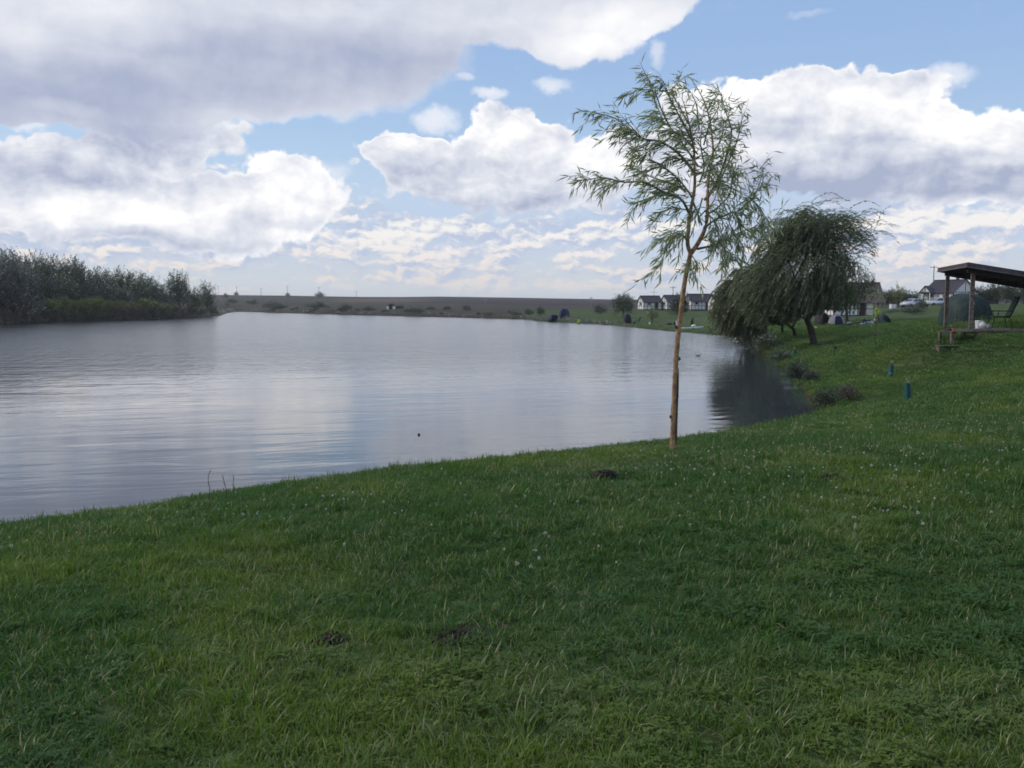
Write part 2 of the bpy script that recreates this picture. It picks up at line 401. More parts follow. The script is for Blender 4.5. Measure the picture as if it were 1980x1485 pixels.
class MB:
    """collects boxes, cylinders and tubes in one bmesh"""
    def __init__(s): s.bm = bmesh.new()
    def box(s, c, size, rot=None, bevel=0.0):
        r = bmesh.ops.create_cube(s.bm, size=1.0); vs = r['verts']
        M = Matrix.Translation(Vector(c)) @ (rot.to_4x4() if rot is not None else Matrix.Identity(4)) @ Matrix.Diagonal((*size, 1))
        bmesh.ops.transform(s.bm, matrix=M, verts=vs)
        if bevel:
            es = {e for v in vs for e in v.link_edges}
            bmesh.ops.bevel(s.bm, geom=list(es), offset=bevel, segments=2, affect='EDGES', profile=.6)
        return s
    def bar(s, a, b, w, h=None):
        a = Vector(a); b = Vector(b); d = b - a
        q = d.to_track_quat('X', 'Z').to_matrix()
        return s.box((a + b) / 2, (d.length, w, h or w), q)
    def tube(s, pts, rad, sides=7, cap=True):
        pts = [Vector(p) for p in pts]
        rad = rad if hasattr(rad, '__len__') else [rad] * len(pts)
        rings = []; up = Vector((0.13, 0.31, 0.94))
        for i, p in enumerate(pts):
            t = (pts[min(i + 1, len(pts) - 1)] - pts[max(i - 1, 0)]).normalized()
            a = t.cross(up)
            if a.length < .1: a = t.cross(Vector((1, 0, 0)))
            a.normalize(); b = t.cross(a)
            rings.append([s.bm.verts.new(p + (a * math.cos(2 * math.pi * k / sides) + b * math.sin(2 * math.pi * k / sides)) * rad[i]) for k in range(sides)])
        for r0, r1 in zip(rings, rings[1:]):
            for k in range(sides):
                s.bm.faces.new((r0[k], r0[(k + 1) % sides], r1[(k + 1) % sides], r1[k]))
        if cap and sides > 2:
            s.bm.faces.new(rings[0][::-1]); s.bm.faces.new(rings[-1])
        return s
    def cyl(s, c0, c1, r0, r1=None, sides=16):
        return s.tube([c0, c1], [r0, r1 if r1 is not None else r0], sides)
    def ball(s, c, rad, u=14, v=10):
        r = bmesh.ops.create_uvsphere(s.bm, u_segments=u, v_segments=v, radius=1.0)
        rad = rad if hasattr(rad, '__len__') else (rad,) * 3
        bmesh.ops.transform(s.bm, matrix=Matrix.Translation(Vector(c)) @ Matrix.Diagonal((*rad, 1)), verts=r['verts'])
        return s
    def face(s, pts):
        s.bm.faces.new([s.bm.verts.new(Vector(p)) for p in pts]); return s
    def prism(s, prof, y0, y1):
        """profile in x,z pushed from y0 to y1"""
        a = [s.bm.verts.new((p[0], y0, p[1])) for p in prof]; b = [s.bm.verts.new((p[0], y1, p[1])) for p in prof]
        n = len(prof)
        s.bm.faces.new(a); s.bm.faces.new(b[::-1])
        for i in range(n): s.bm.faces.new((a[i], b[i], b[(i + 1) % n], a[(i + 1) % n]))
        return s
    def build(s, name, mat, parent=None, smooth=False, loc=None):
        bmesh.ops.recalc_face_normals(s.bm, faces=s.bm.faces[:])
        me = bpy.data.meshes.new(name); s.bm.to_mesh(me); s.bm.free()
        if smooth:
            for p in me.polygons: p.use_smooth = True
        return add_obj(name, me, mat, parent, loc)

# ------------------------------------------------------------------ materials
def new_mat(name):
    m = bpy.data.materials.new(name); m.use_nodes = True
    nt = m.node_tree; nt.nodes.clear(); return m, NT(nt)
def simple(name, col, rough=.6, var=.15, scale=6.0, spec=.3, metal=0.0, bump=0.0, col2=None):
    m, s = new_mat(name)
    out = s.new('ShaderNodeOutputMaterial'); b = s.new('ShaderNodeBsdfPrincipled')
    tc = s.new('ShaderNodeTexCoord')
    n = s.noise(tc.outputs['Object'], scale, 4, .6)
    c2 = col2 or tuple(v * (1 - var * 2) for v in col)
    c = s.mix(s.smooth(n, .35, .65), tuple(min(1, v * (1 + var * .5)) for v in col), c2)
    s.put(b.inputs['Base Color'], c); b.inputs['Roughness'].default_value = rough
    b.inputs['Specular IOR Level'].default_value = spec; b.inputs['Metallic'].default_value = metal
    if bump:
        bp = s.new('ShaderNodeBump'); bp.inputs['Strength'].default_value = bump; bp.inputs['Distance'].default_value = .02
        s.put(bp.inputs['Height'], s.noise(tc.outputs['Object'], scale * 3, 4, .6)); s.l.new(bp.outputs[0], b.inputs['Normal'])
    s.l.new(b.outputs[0], out.inputs[0]); return m
def leaf_mat(name, c1, c2, c3=None, trans=.35, wscale=1.2, gloss=.12):
    """leaves: colour drifts from leaf to leaf (tint) and from clump to clump"""
    m, s = new_mat(name)
    out = s.new('ShaderNodeOutputMaterial')
    at = s.new('ShaderNodeAttribute'); at.attribute_name = 'tint'
    geo = s.new('ShaderNodeNewGeometry')
    n = s.noise(geo.outputs['Position'], wscale, 3, .6)
    f = s.m('ADD', s.m('MULTIPLY', at.outputs['Fac'], .55), s.m('MULTIPLY', s.smooth(n, .3, .7), .45))
    c = s.mix(f, c1, c2)
    if c3 is not None: c = s.mix(s.smooth(at.outputs['Fac'], .86, .93), c, c3)
    d = s.new('ShaderNodeBsdfDiffuse'); t = s.new('ShaderNodeBsdfTranslucent'); g = s.new('ShaderNodeBsdfGlossy')
    g.inputs['Roughness'].default_value = .45
    s.put(d.inputs[0], c); s.put(t.inputs[0], s.mix(.5, c, s.mix(1.0, c, (1.3, 1.5, .6), 'MULTIPLY')))
    s.put(g.inputs[0], (.6, .6, .6))
    a = s.new('ShaderNodeMixShader'); a.inputs[0].default_value = trans
    s.l.new(d.outputs[0], a.inputs[1]); s.l.new(t.outputs[0], a.inputs[2])
    fr = s.new('ShaderNodeFresnel'); fr.inputs[0].default_value = 1.4
    b = s.new('ShaderNodeMixShader'); s.put(b.inputs[0], s.m('MULTIPLY', fr.outputs[0], gloss * 4, clamp=True))
    s.l.new(a.outputs[0], b.inputs[1]); s.l.new(g.outputs[0], b.inputs[2])
    s.l.new(b.outputs[0], out.inputs[0]); return m

# ------------------------------------------------------------------ ground
def build_ground():
    az = np.concatenate([np.arange(-42, 42, .28), np.arange(42, 318, 2.3)]) * math.pi / 180
    rs = [0.0]; r = .35
    while r < 2600: rs.append(r); r *= 1.0235 if r < 400 else 1.045
    rs = np.array(rs)
    nr, na = len(rs), len(az)
    X = rs[:, None] * np.sin(az)[None]; Y = rs[:, None] * np.cos(az)[None]
    sd = shore_dist(X, Y); Z = ground_z(X, Y, sd)
    V = np.stack([X, Y, Z], 2).reshape(-1, 3)
    i = np.arange(nr - 1)[:, None] * na; j = np.arange(na)[None]; j2 = (j + 1) % na
    q = np.stack([i + j, i + na + j, i + na + j2, i + j2], 2).reshape(-1, 4)
    # soil and cover by place
    x, y, s_ = X.ravel(), Y.ravel(), sd.ravel(); rr = np.hypot(x, y)
    lawn = np.array([.058, .092, .030]); lawn2 = np.array([.082, .104, .040])
    mead = np.array([.060, .056, .042]); plough = np.array([.045, .034, .034]); ochre = np.array([.12, .088, .055])
    n = np.clip((fbm(x * .12, y * .12) - .35) * 3, 0, 1)[:, None]
    C = lawn * (1 - n) + lawn2 * n
    C = np.broadcast_to(C, (len(x), 3)).copy()
    pxl = 990 + F * x / np.maximum(y, 1)
    f = (np.clip((rr - 235) / 40, 0, 1) * (1 - 0.0))[:, None]
    nm = (.75 + .5 * fbm(x * .03, y * .03))[:, None]
    f = np.maximum(f, (np.clip((1030 - pxl) / 25, 0, 1) * np.clip((rr - 120) / 20, 0, 1) * (y > 0))[:, None])
    C = C * (1 - f) + mead * nm * f
    # ploughed slopes between the meadows and the skyline
    edge = np.interp(pxl, [-500, 430, 650, 800, 1000, 1180, 1400, 3000], [900, 900, 760, 520, 430, 380, 330, 330])
    f = np.clip((rr - edge) / 25, 0, 1)[:, None]
    nb = (.8 + .4 * fbm(x * .02 + 5, y * .02))[:, None]
    C = C * (1 - f) + plough * nb * f
    f = (np.clip((rr - 560) / 40, 0, 1) * np.clip((860 - rr) / 60, 0, 1) * np.clip((pxl - 630) / 40, 0, 1) * np.clip((860 - pxl) / 80, 0, 1))[:, None]
    C = C * (1 - f) + ochre * nb * f
    left = ((x < -20) & (rr < 300) & (y > 0))[:, None]
    C = np.where(left, mead * .9, C)
    soil = np.array([.045, .034, .026])
    f = np.zeros(len(x))
    for mx, my, mr, mh in MOUNDS:
        f = np.maximum(f, np.exp(-(((x - mx) ** 2 + (y - my) ** 2) / mr ** 2) ** 2 * .8))
    dry = np.clip((fbm(x * 1.4, y * 1.4) - .58) * 6, 0, 1) * (rr < 14) * .5
    f = np.maximum(f, dry); f = np.maximum(f, np.clip((.28 - s_) / .2, 0, 1) * (s_ > -3))[:, None]
    C = C * (1 - f) + soil * f
    C = np.where((s_ < -.12)[:, None], np.array([.03, .03, .024]), C)
    me = fast_mesh('ground', V, q, attrs={'cover': ('FLOAT_COLOR', np.concatenate([C, np.ones((len(x), 1))], 1))}, smooth=True)
    m, s = new_mat('ground_cover')
    out = s.new('ShaderNodeOutputMaterial'); b = s.new('ShaderNodeBsdfPrincipled')
    at = s.new('ShaderNodeAttribute'); at.attribute_name = 'cover'
    geo = s.new('ShaderNodeNewGeometry'); pos = geo.outputs['Position']
    n1 = s.noise(pos, .35, 5, .65); n2 = s.noise(pos, 6.0, 5, .7)
    # mown stripes follow the lie of the slope, faintly
    f = s.m('ADD', s.m('MULTIPLY', n1, .9), s.m('MULTIPLY', n2, .7))
    c = s.mix(1.0, at.outputs['Color'], s.mix(s.smooth(f, .45, 1.15), (.62, .64, .62), (1.35, 1.32, 1.25)), 'MULTIPLY')
    s.put(b.inputs['Base Color'], c); b.inputs['Roughness'].default_value = .9; b.inputs['Specular IOR Level'].default_value = .1
    bp = s.new('ShaderNodeBump'); bp.inputs['Strength'].default_value = .7; bp.inputs['Distance'].default_value = .08
    s.put(bp.inputs['Height'], s.m('ADD', s.noise(pos, 9.0, 5, .7), s.m('MULTIPLY', s.noise(pos, 1.2, 4, .7), 2.0)))
    s.l.new(bp.outputs[0], b.inputs['Normal']); s.l.new(b.outputs[0], out.inputs[0])
    tag(add_obj('ground', me, m), 'grassy ground with lawn slopes, meadow and ploughed hill', kind='structure')
build_ground()

# ------------------------------------------------------------------ lake
def build_water():
    pts = np.array(SHORE)
    # push the sheet a little under the bank so no gap shows
    n = len(pts); area = 0.5 * np.sum(pts[:, 0] * np.roll(pts[:, 1], -1) - np.roll(pts[:, 0], -1) * pts[:, 1])
    sgn = 1 if area > 0 else -1
    off = []
    for i in range(n):
        t = pts[(i + 1) % n] - pts[i - 1]; t = t / np.linalg.norm(t)
        off.append(pts[i] + np.array([t[1], -t[0]]) * sgn * .6)
    bm = bmesh.new()
    vs = [bm.verts.new((float(a), float(b), 0.0)) for a, b in off]
    bm.faces.new(vs); bmesh.ops.triangulate(bm, faces=bm.faces[:]); bmesh.ops.recalc_face_normals(bm, faces=bm.faces[:])
    if sum(f.normal.z for f in bm.faces) < 0: bmesh.ops.reverse_faces(bm, faces=bm.faces[:])
    me = bpy.data.meshes.new('lake_water'); bm.to_mesh(me); bm.free()
    m, s = new_mat('lake_surface')
    out = s.new('ShaderNodeOutputMaterial'); b = s.new('ShaderNodeBsdfPrincipled')
    b.inputs['Base Color'].default_value = (.044, .052, .060, 1); b.inputs['IOR'].default_value = 1.333
    geo = s.new('ShaderNodeNewGeometry'); pos = geo.outputs['Position']
    x, y, z = s.sep(pos)
    # wind reaches the open water; the lee of the near bank is calmer
    shelter = s.m('MULTIPLY', s.smooth(x, 7, 12), s.m('SUBTRACT', 1.0, s.smooth(y, 60, 90)))
    open_ = s.m('MULTIPLY', s.smooth(y, 24, 62), s.m('SUBTRACT', 1.0, s.m('MULTIPLY', shelter, .85)))
    rot = s.new('ShaderNodeVectorRotate'); rot.rotation_type = 'Z_AXIS'; s.put(rot.inputs['Vector'], pos); rot.inputs['Angle'].default_value = R(-14)
    w = rot.outputs[0]
    patch = s.smooth(s.noise(s.v('MULTIPLY', w, (.05, .16, 0)), 1.0, 3, .6), .38, .62)
    swell = s.noise(s.v('MULTIPLY', w, (.28, 1.0, 0)), 1.0, 2, .5, .6)
    chop = s.noise(s.v('MULTIPLY', w, (1.3, 3.6, 0)), 1.0, 3, .55, .4)
    rip = s.noise(s.v('MULTIPLY', w, (7.0, 16.0, 0)), 1.0, 3, .6)
    h = s.m('ADD', s.m('MULTIPLY', swell, s.m('ADD', .015, s.m('MULTIPLY', open_, .11))), s.m('MULTIPLY', chop, s.m('ADD', .0014, s.m('ADD', s.m('MULTIPLY', patch, .0038), s.m('MULTIPLY', open_, .030)))))
    h = s.m('ADD', h, s.m('MULTIPLY', rip, s.m('ADD', .0002, s.m('MULTIPLY', s.m('ADD', s.m('MULTIPLY', patch, .25), open_), .0055))))
    gust = s.noise(s.v('MULTIPLY', w, (2.0, .45, 0)), 1.0, 3, .6)
    h = s.m('ADD', h, s.m('MULTIPLY', gust, s.m('MULTIPLY', open_, .16)))
    bp = s.new('ShaderNodeBump'); bp.inputs['Strength'].default_value = 1.0; bp.inputs['Distance'].default_value = 1.0
    s.put(bp.inputs['Height'], h)
    s.put(b.inputs['Roughness'], s.m('ADD', .035, s.m('MULTIPLY', open_, .12)))
    s.l.new(bp.outputs[0], b.inputs['Normal']); s.l.new(b.outputs[0], out.inputs[0])
    tag(add_obj('lake_water', me, m), 'wind-rippled grey-blue lake reflecting the clouds', kind='structure')
build_water()

# ------------------------------------------------------------------ plants
def norm(a): return a / np.maximum(np.linalg.norm(a, axis=-1, keepdims=True), 1e-9)
def leaf_arrays(Pn, D, L, Wd, rng):
    n = len(Pn); D = norm(D)
    side = norm(np.cross(D, rng.normal(size=(n, 3))))
    nrm = np.cross(D, side)
    L = np.broadcast_to(L, n)[:, None]; Wd = np.broadcast_to(Wd, n)[:, None]
    mid = Pn + D * L * .45 + nrm * L * .06
    V = np.stack([Pn, mid + side * Wd / 2, Pn + D * L, mid - side * Wd / 2], 1).reshape(-1, 3)
    Q = np.arange(n * 4).reshape(n, 4)
    T = np.repeat(rng.random(n), 4)
    return V, Q, T
def leaf_obj(name, Pn, D, L, Wd, mat, parent, rng):
    V, Q, T = leaf_arrays(Pn, D, L, Wd, rng)
    return add_obj(name, fast_mesh(name, V, Q, attrs={'tint': ('FLOAT', T)}), mat, parent)

M_leaf_young = leaf_mat('young_willow_leaf', (.24, .28, .18), (.38, .42, .31), (.34, .42, .12), trans=.5, wscale=2.0)
M_leaf_willow = leaf_mat('weeping_willow_leaf', (.105, .130, .075), (.21, .235, .15), (.26, .28, .18), trans=.4, wscale=.9, gloss=.04)
M_leaf_dark = leaf_mat('dark_tree_leaf', (.060, .088, .052), (.130, .165, .100), (.18, .20, .13), trans=.25, wscale=.35)
M_leaf_silver = leaf_mat('silver_leaf', (.10, .115, .10), (.20, .20, .19), (.25, .24, .24), trans=.2, wscale=.4)
M_leaf_yellow = leaf_mat('yellow_green_leaf', (.14, .165, .045), (.25, .275, .09), (.28, .26, .12), trans=.3, wscale=.5)
M_leaf_rusty = leaf_mat('rusty_leaf', (.08, .072, .05), (.15, .115, .08), (.12, .14, .08), trans=.2, wscale=.5)
M_bark = simple('dark_bark', (.070, .058, .046), .9, .3, 9, bump=.6)
M_bark_y = simple('young_bark', (.37, .235, .12), .7, .35, 22, bump=.5, col2=(.20, .115, .06))
M_bark_grey = simple('dead_bark', (.10, .075, .06), .9, .2, 14, bump=.5)

def smooth_line(pts, n):
    """Catmull-Rom through pts"""
    pts = np.asarray(pts, float); P_ = np.vstack([2 * pts[0] - pts[1], pts, 2 * pts[-1] - pts[-2]])
    out = []; m = len(pts) - 1
    for t in np.linspace(0, m - 1e-6, n):
        i = int(t); f = t - i; a, b, c, d = P_[i:i + 4]
        out.append(.5 * ((2 * b) + (-a + c) * f + (2 * a - 5 * b + 4 * c - d) * f * f + (-a + 3 * b - 3 * c + d) * f ** 3))
    return np.array(out)

def young_willow():
    rng = np.random.default_rng(21)
    D0 = 9.4
    base = P(1302, 876, D0)
    root = empty('young_willow_tree', base, label='slender young willow with thin orange trunk alone at the lake edge', cat='tree')
    org = np.array(root.location)
    tr = [(1302, 880), (1301, 855), (1302, 812), (1304, 760), (1307, 700), (1311, 650), (1317, 598), (1324, 545), (1331, 510), (1335.5, 488)]
    rad = [.037, .031, .027, .026, .026, .026, .025, .025, .024, .025]
    pts = np.array([P(a, b, D0) for a, b in tr]) - org
    line = smooth_line(pts, 60); rr = np.interp(np.linspace(0, 1, 60), np.linspace(0, 1, 10), rad)
    rr = rr * (1 + .09 * rng.normal(size=60) * (rng.random(60) > .75)); rr[4] *= 1.22; rr[5] *= 1.18
    MB().tube(line, rr, 12).build('trunk', M_bark_y, root, smooth=True)
    for t, sx in ((.86, 1), (.47, 1), (.60, -1), (.70, 1), (.33, 1), (.24, -1)):
        p = line[int(t * 59)]; MB().ball(p + np.array([sx * .034, -.012, 0]), (.012, .012, .02), 8, 6).build('knot', M_bark_grey, root, smooth=True)
    MB().tube(line[3:7] , [.031, .038, .037, .030], 12).build('bark_collar', M_bark_grey, root, smooth=True)
    MB().tube([line[0] + np.array([0, 0, -.03]), line[0], line[1], line[2]], [.068, .054, .044, .036], 12).build('root_flare', M_bark_grey, root, smooth=True)
    # strip of dead bark down the lee side
    st = line[5:26] + np.array([.030, -.014, 0])
    MB().tube(st, np.interp(np.linspace(0, 1, 21), [0, .2, .8, 1], [.004, .014, .012, .003]), 6).build('bark_scar', M_bark_grey, root, smooth=True)
    z = lambda a: [(1100 + x / 3.376, 120 + y / 3.376) for x, y in a]
    leaders = [[(795, 1250), (775, 1180), (790, 1000), (820, 830), (820, 700), (815, 560), (790, 430), (760, 300), (735, 230)],
               [(795, 1250), (850, 1170), (890, 1080), (905, 960), (905, 850), (915, 740), (940, 600), (930, 450), (900, 300), (860, 210), (800, 110)]]
    br = [[(890, 1080), (960, 1030), (1060, 985), (1130, 960), (1200, 870), (1250, 820), (1370, 720)],
          [(905, 890), (960, 820), (1010, 750), (1060, 640), (1110, 520), (1140, 400), (1145, 320), (1110, 220)],
          [(930, 870), (1000, 740), (1060, 560), (1080, 430), (1040, 310), (1000, 180), (940, 145)],
          [(840, 1220), (960, 1190), (1100, 1120), (1230, 1070), (1370, 1020)],
          [(1050, 985), (1080, 1080), (1110, 1150), (1160, 1190)], [(1130, 960), (1220, 880), (1270, 760), (1270, 660)],
          [(1200, 870), (1260, 930), (1300, 1000), (1290, 1050)], [(775, 1180), (720, 1120), (650, 1180), (610, 1280), (560, 1360), (515, 1415)],
          [(770, 1150), (700, 1120), (640, 1130), (590, 1165)], [(785, 1020), (720, 900), (600, 850), (480, 790), (350, 790), (230, 760), (130, 770), (50, 780)],
          [(350, 790), (270, 800), (200, 855)], [(740, 850), (640, 800), (520, 760), (430, 700), (400, 620)], [(700, 880), (560, 880), (450, 920), (370, 930)],
          [(810, 760), (700, 620), (580, 540), (470, 520), (400, 470), (300, 390), (180, 350), (60, 330)], [(470, 520), (380, 420), (310, 330)],
          [(820, 700), (730, 560), (640, 440), (540, 370), (400, 370)], [(640, 440), (590, 330), (540, 210), (440, 205), (340, 240)],
          [(560, 320), (530, 180), (490, 90), (455, 10)], [(800, 560), (720, 400), (650, 260), (600, 140), (520, 95)],
          [(760, 420), (700, 300), (660, 210), (700, 150), (770, 95)], [(900, 400), (880, 260), (840, 170), (790, 130)],
          [(905, 960), (980, 1050), (1000, 1160), (1060, 1250)], [(800, 1260), (830, 1300), (850, 1340)], [(795, 1270), (800, 1330), (810, 1390)],
          [(830, 640), (760, 660), (640, 640), (560, 700), (450, 730)], [(850, 900), (820, 1000), (740, 1100), (690, 1200)],
          [(915, 740), (960, 600), (1020, 470), (1040, 330)], [(860, 560), (900, 420), (960, 300), (930, 200)], [(1060, 700), (1120, 700), (1180, 685)],
          [(905, 1000), (1000, 930), (1060, 860), (1080, 760), (1100, 650)], [(850, 1170), (930, 1140), (980, 1230)], [(960, 1190), (1030, 1250), (1080, 1290)],
          [(790, 900), (700, 780), (580, 680), (480, 640), (410, 560)], [(820, 620), (720, 500), (600, 460), (500, 470)], [(870, 1000), (960, 900), (990, 800), (1060, 760)],
          [(780, 980), (680, 960), (600, 980), (560, 1010)], [(830, 800), (860, 700), (840, 560), (850, 430), (820, 300)], [(900, 700), (960, 680), (1030, 600), (1070, 500)],
          [(880, 1060), (820, 900), (760, 800), (700, 740)], [(400, 480), (330, 470), (310, 520)], [(600, 540), (500, 600), (400, 640)], [(880, 620), (800, 520), (700, 470)],
          [(1090, 960), (1130, 1020), (1150, 1080), (1210, 1150)], [(1000, 1000), (1040, 1080), (1030, 1160)]]
    lb = MB(); bb = MB()
    LP, LD, LL, LW = [], [], [], []
    wind = np.array([-.28, 0, -.38])
    def put_leaves(line3, step, l0, l1, skip=0.0):
        seg = np.diff(line3, axis=0); sl = np.linalg.norm(seg, axis=1); tot = sl.sum(); cum = np.concatenate([[0], np.cumsum(sl)])
        t = skip * tot
        while t < tot:
            i = min(np.searchsorted(cum, t, side='right') - 1, len(seg) - 1)
            p = line3[i] + seg[i] * ((t - cum[i]) / max(sl[i], 1e-6)); d = seg[i] / max(sl[i], 1e-6)
            LP.append(p); LD.append(d * .7 + (wind if p[0] < .15 else np.array([-.05, 0, -.55])) + rng.normal(size=3) * .44); LL.append(rng.uniform(l0, l1)); LW.append(rng.uniform(.012, .0185))
            t += step * rng.uniform(.6, 1.4)
    def branch3(px, spread):
        px = np.array(z(px)); n = len(px)
        off = np.cumsum(np.concatenate([[0], rng.normal(spread, .05, n - 1)]))
        return np.array([P(a, b, D0 + o) for (a, b), o in zip(px, off)]) - org
    lead3 = []
    for k, l in enumerate(leaders):
        l3 = smooth_line(branch3(l, (-.03, .03)[k]), 40); lead3.append(l3)
        lb.tube(l3, np.linspace((.024, .026)[k], .003, 40), 7)
        put_leaves(l3[18:], .03, .06, .10)
    for b in br:
        s0 = np.array(z([b[0]])[0]); sp = rng.choice([-1, 1]) * rng.uniform(.02, .12)
        l3 = branch3(b, sp)
        # root the branch on the nearer leader's depth
        q = min((l for ls in lead3 for l in ls), key=lambda l: (l[0] - l3[0][0]) ** 2 + (l[2] - l3[0][2]) ** 2)
        l3 = l3 + np.array([0, q[1] - l3[0][1], 0]) * np.linspace(1, .6, len(l3))[:, None]
        n = 26; l3 = smooth_line(l3, n); ln = np.linalg.norm(np.diff(l3, axis=0), axis=1).sum()
        bb.tube(l3, np.linspace(.004 + .008 * min(ln, 1.5), .0012, n), 5)
        put_leaves(l3[3:], .029, .085, .15)
        # side twigs
        k = max(3, int(ln / .052) + (4 if b[-1][0] > 1000 else 0))
        for _ in range(k):
            i = rng.integers(3, n - 2); d = norm(l3[i + 1] - l3[i]); o = rng.normal(size=3); o -= d * (o @ d)
            dr = norm(d * .8 + norm(o) * .75 + np.array([-.12, 0, .05])); L = rng.uniform(.08, .28) * (.6 if l3[i][2] > 3.6 else 1); tp = [l3[i]]
            for s_ in range(6):
                dr = norm(dr + np.array([-.06, 0, -.13]) + rng.normal(size=3) * .07); tp.append(tp[-1] + dr * L / 6)
            tp = np.array(tp); bb.tube(tp, np.linspace(.0022, .0009, 7), 4, cap=False)
            put_leaves(tp, .030 if l3[i][2] < 3.7 else .040, .08, .145)
    lb.build('limb', M_bark_y, root, smooth=True); bb.build('twigs', simple('twig_bark', (.20, .19, .10), .8), root)
    leaf_obj('crown', np.array(LP), np.array(LD), np.array(LL), np.array(LW), M_leaf_young, root, rng)
    print('young willow leaves', len(LP))
young_willow()

def weeping_willow(px, py, d, name_label, blobs, n_strands, seed, limbs, trunk_r=.16, mat=M_leaf_willow, right_streamers=0, zmin=.3, xcut=-99):
    """blobs: crown masses in picture columns and rows at the tree's distance: (cx, cy, rx, ry, weight)"""
    rng = np.random.default_rng(seed)
    b3 = P(px, py, d); gz = on_ground(b3[0], b3[1])
    root = empty('weeping_willow_tree', gz, label=name_label, cat='tree', group='weeping willows on the lake bank')
    org = np.array(root.location); k = d / F
    tb = MB(); lb = MB()
    for i, lm in enumerate(limbs):
        l3 = np.array([P(a, b, d + (0 if j < 2 else rng.normal(0, .25) * (j - 1))) for j, (a, b) in enumerate(lm)]) - org
        if i == 0: l3[0] = (0, 0, -.15)
        l3 = smooth_line(l3, 20)
        if i == 0: tb.tube(l3, np.linspace(trunk_r * 1.15, trunk_r * .6, 20) * (1 + .06 * rng.normal(size=20)), 9)
        else: lb.tube(l3, np.linspace(trunk_r * .58, trunk_r * .12, 20), 7)
    tb.build('trunk', M_bark, root, smooth=True); lb.build('limb', M_bark, root, smooth=True)
    LP, LD = [], []
    W_ = np.array([b[4] for b in blobs], float); W_ /= W_.sum()
    pick = rng.choice(len(blobs), n_strands, p=W_)
    B = np.array([b[:4] for b in blobs])[pick]
    u = norm(rng.normal(size=(n_strands, 3))) * (rng.random(n_strands) ** .45)[:, None]
    cen = np.array([P(b[0], b[1], d) for b in B]) - org
    Rr = np.stack([B[:, 2] * k, B[:, 2] * k * .85, B[:, 3] * k], 1)
    p = cen + u * Rr; allc = np.average(cen, axis=0)
    dr = norm(norm(p - allc) + np.array([.15, 0, .55]) + rng.normal(size=(n_strands, 3)) * .35)
    ln = rng.uniform(.8, 1.9, n_strands) * (Rr[:, 2] / 2.2).clip(.45, 1.1); steps = 14
    stiff = rng.uniform(.7, 1.5, n_strands)[:, None]
    if right_streamers:
        j = slice(0, right_streamers)
        tips = np.array([(1590, 447), (1612, 452), (1632, 466), (1490, 470), (1555, 432), (1525, 440), (1590, 490)])
        c = tips[rng.integers(0, len(tips), right_streamers)]
        p[j] = np.array([P(a, b, d) for a, b in c]) - org + rng.normal(size=(right_streamers, 3)) * np.array([.5, .6, .45])
        dr[j] = norm(np.array([.8, 0, .55]) + rng.normal(size=(right_streamers, 3)) * .22)
        ln[j] = rng.uniform(1.0, 2.0, right_streamers)
    g = np.array([-.13, 0, -.30])
    for s_ in range(steps):
        w = np.where((np.arange(n_strands) < right_streamers)[:, None], np.array([.10, 0, -.17]) * (s_ / steps) * 1.6, g)
        dr = norm(dr + w * stiff * .8 + rng.normal(size=dr.shape) * .06)
        nxt = p + dr * (ln / steps)[:, None]
        for rep in range(2):
            LP.append(p + (nxt - p) * rng.random((n_strands, 1)) + rng.normal(size=p.shape) * .015); LD.append(dr + rng.normal(size=dr.shape) * .2)
        p = nxt
    LP = np.concatenate(LP); LD = np.concatenate(LD)
    ok = (LP[:, 2] > .1) & ((LP[:, 2] > zmin + .25 * np.sin(LP[:, 0] * 2.2)) | (LP[:, 0] < xcut))
    LP, LD = LP[ok], LD[ok]
    leaf_obj('crown', LP, LD, rng.uniform(.13, .24, len(LP)), rng.uniform(.024, .038, len(LP)), mat, root, rng)
    return root
weeping_willow(1575, 668, 47, 'large wind-blown weeping willow with thick leaning trunk, tallest on the bank',
    [(1545, 525, 90, 62, 1.6), (1520, 485, 55, 45, .9), (1560, 455, 50, 42, 1.1), (1588, 515, 55, 56, 1.0), (1480, 560, 60, 50, 1.2), (1595, 565, 62, 34, .9), (1530, 580, 80, 28, 1.0), (1560, 470, 42, 28, .5)], 3500, 5,
    [[(1575, 668), (1570, 645), (1562, 622), (1556, 605), (1548, 590)], [(1562, 622), (1572, 605), (1590, 597), (1612, 596), (1630, 580)], [(1558, 612), (1550, 570), (1530, 520), (1515, 470)],
     [(1566, 615), (1585, 560), (1600, 500), (1612, 450)], [(1556, 605), (1520, 585), (1480, 560)], [(1556, 600), (1560, 540), (1565, 470)]], .17, right_streamers=420, zmin=1.75, xcut=-2.6)
weeping_willow(1537, 655, 53, 'weeping willow with forked trunk standing behind the large one',
    [(1470, 590, 58, 45, 1.2), (1430, 600, 42, 42, 1.1), (1500, 600, 50, 30, .8), (1455, 545, 45, 30, .7), (1412, 575, 22, 40, .5)], 2100, 6,
    [[(1537, 655), (1536, 640), (1530, 632)], [(1530, 634), (1520, 622), (1510, 605)], [(1532, 632), (1541, 618), (1545, 600)], [(1520, 620), (1480, 600), (1440, 590)]], .12, zmin=1.0, xcut=-2.0)
weeping_willow(1513, 646, 58, 'slim weeping willow at the left of the group, reaching over the water',
    [(1440, 615, 45, 22, .9), (1480, 610, 40, 20, .7), (1500, 575, 40, 40, .6)], 1100, 8,
    [[(1513, 646), (1513, 632), (1516, 618)], [(1516, 620), (1490, 605), (1450, 600)], [(1516, 620), (1512, 590), (1500, 570)]], .09, zmin=1.0, xcut=-1.2)
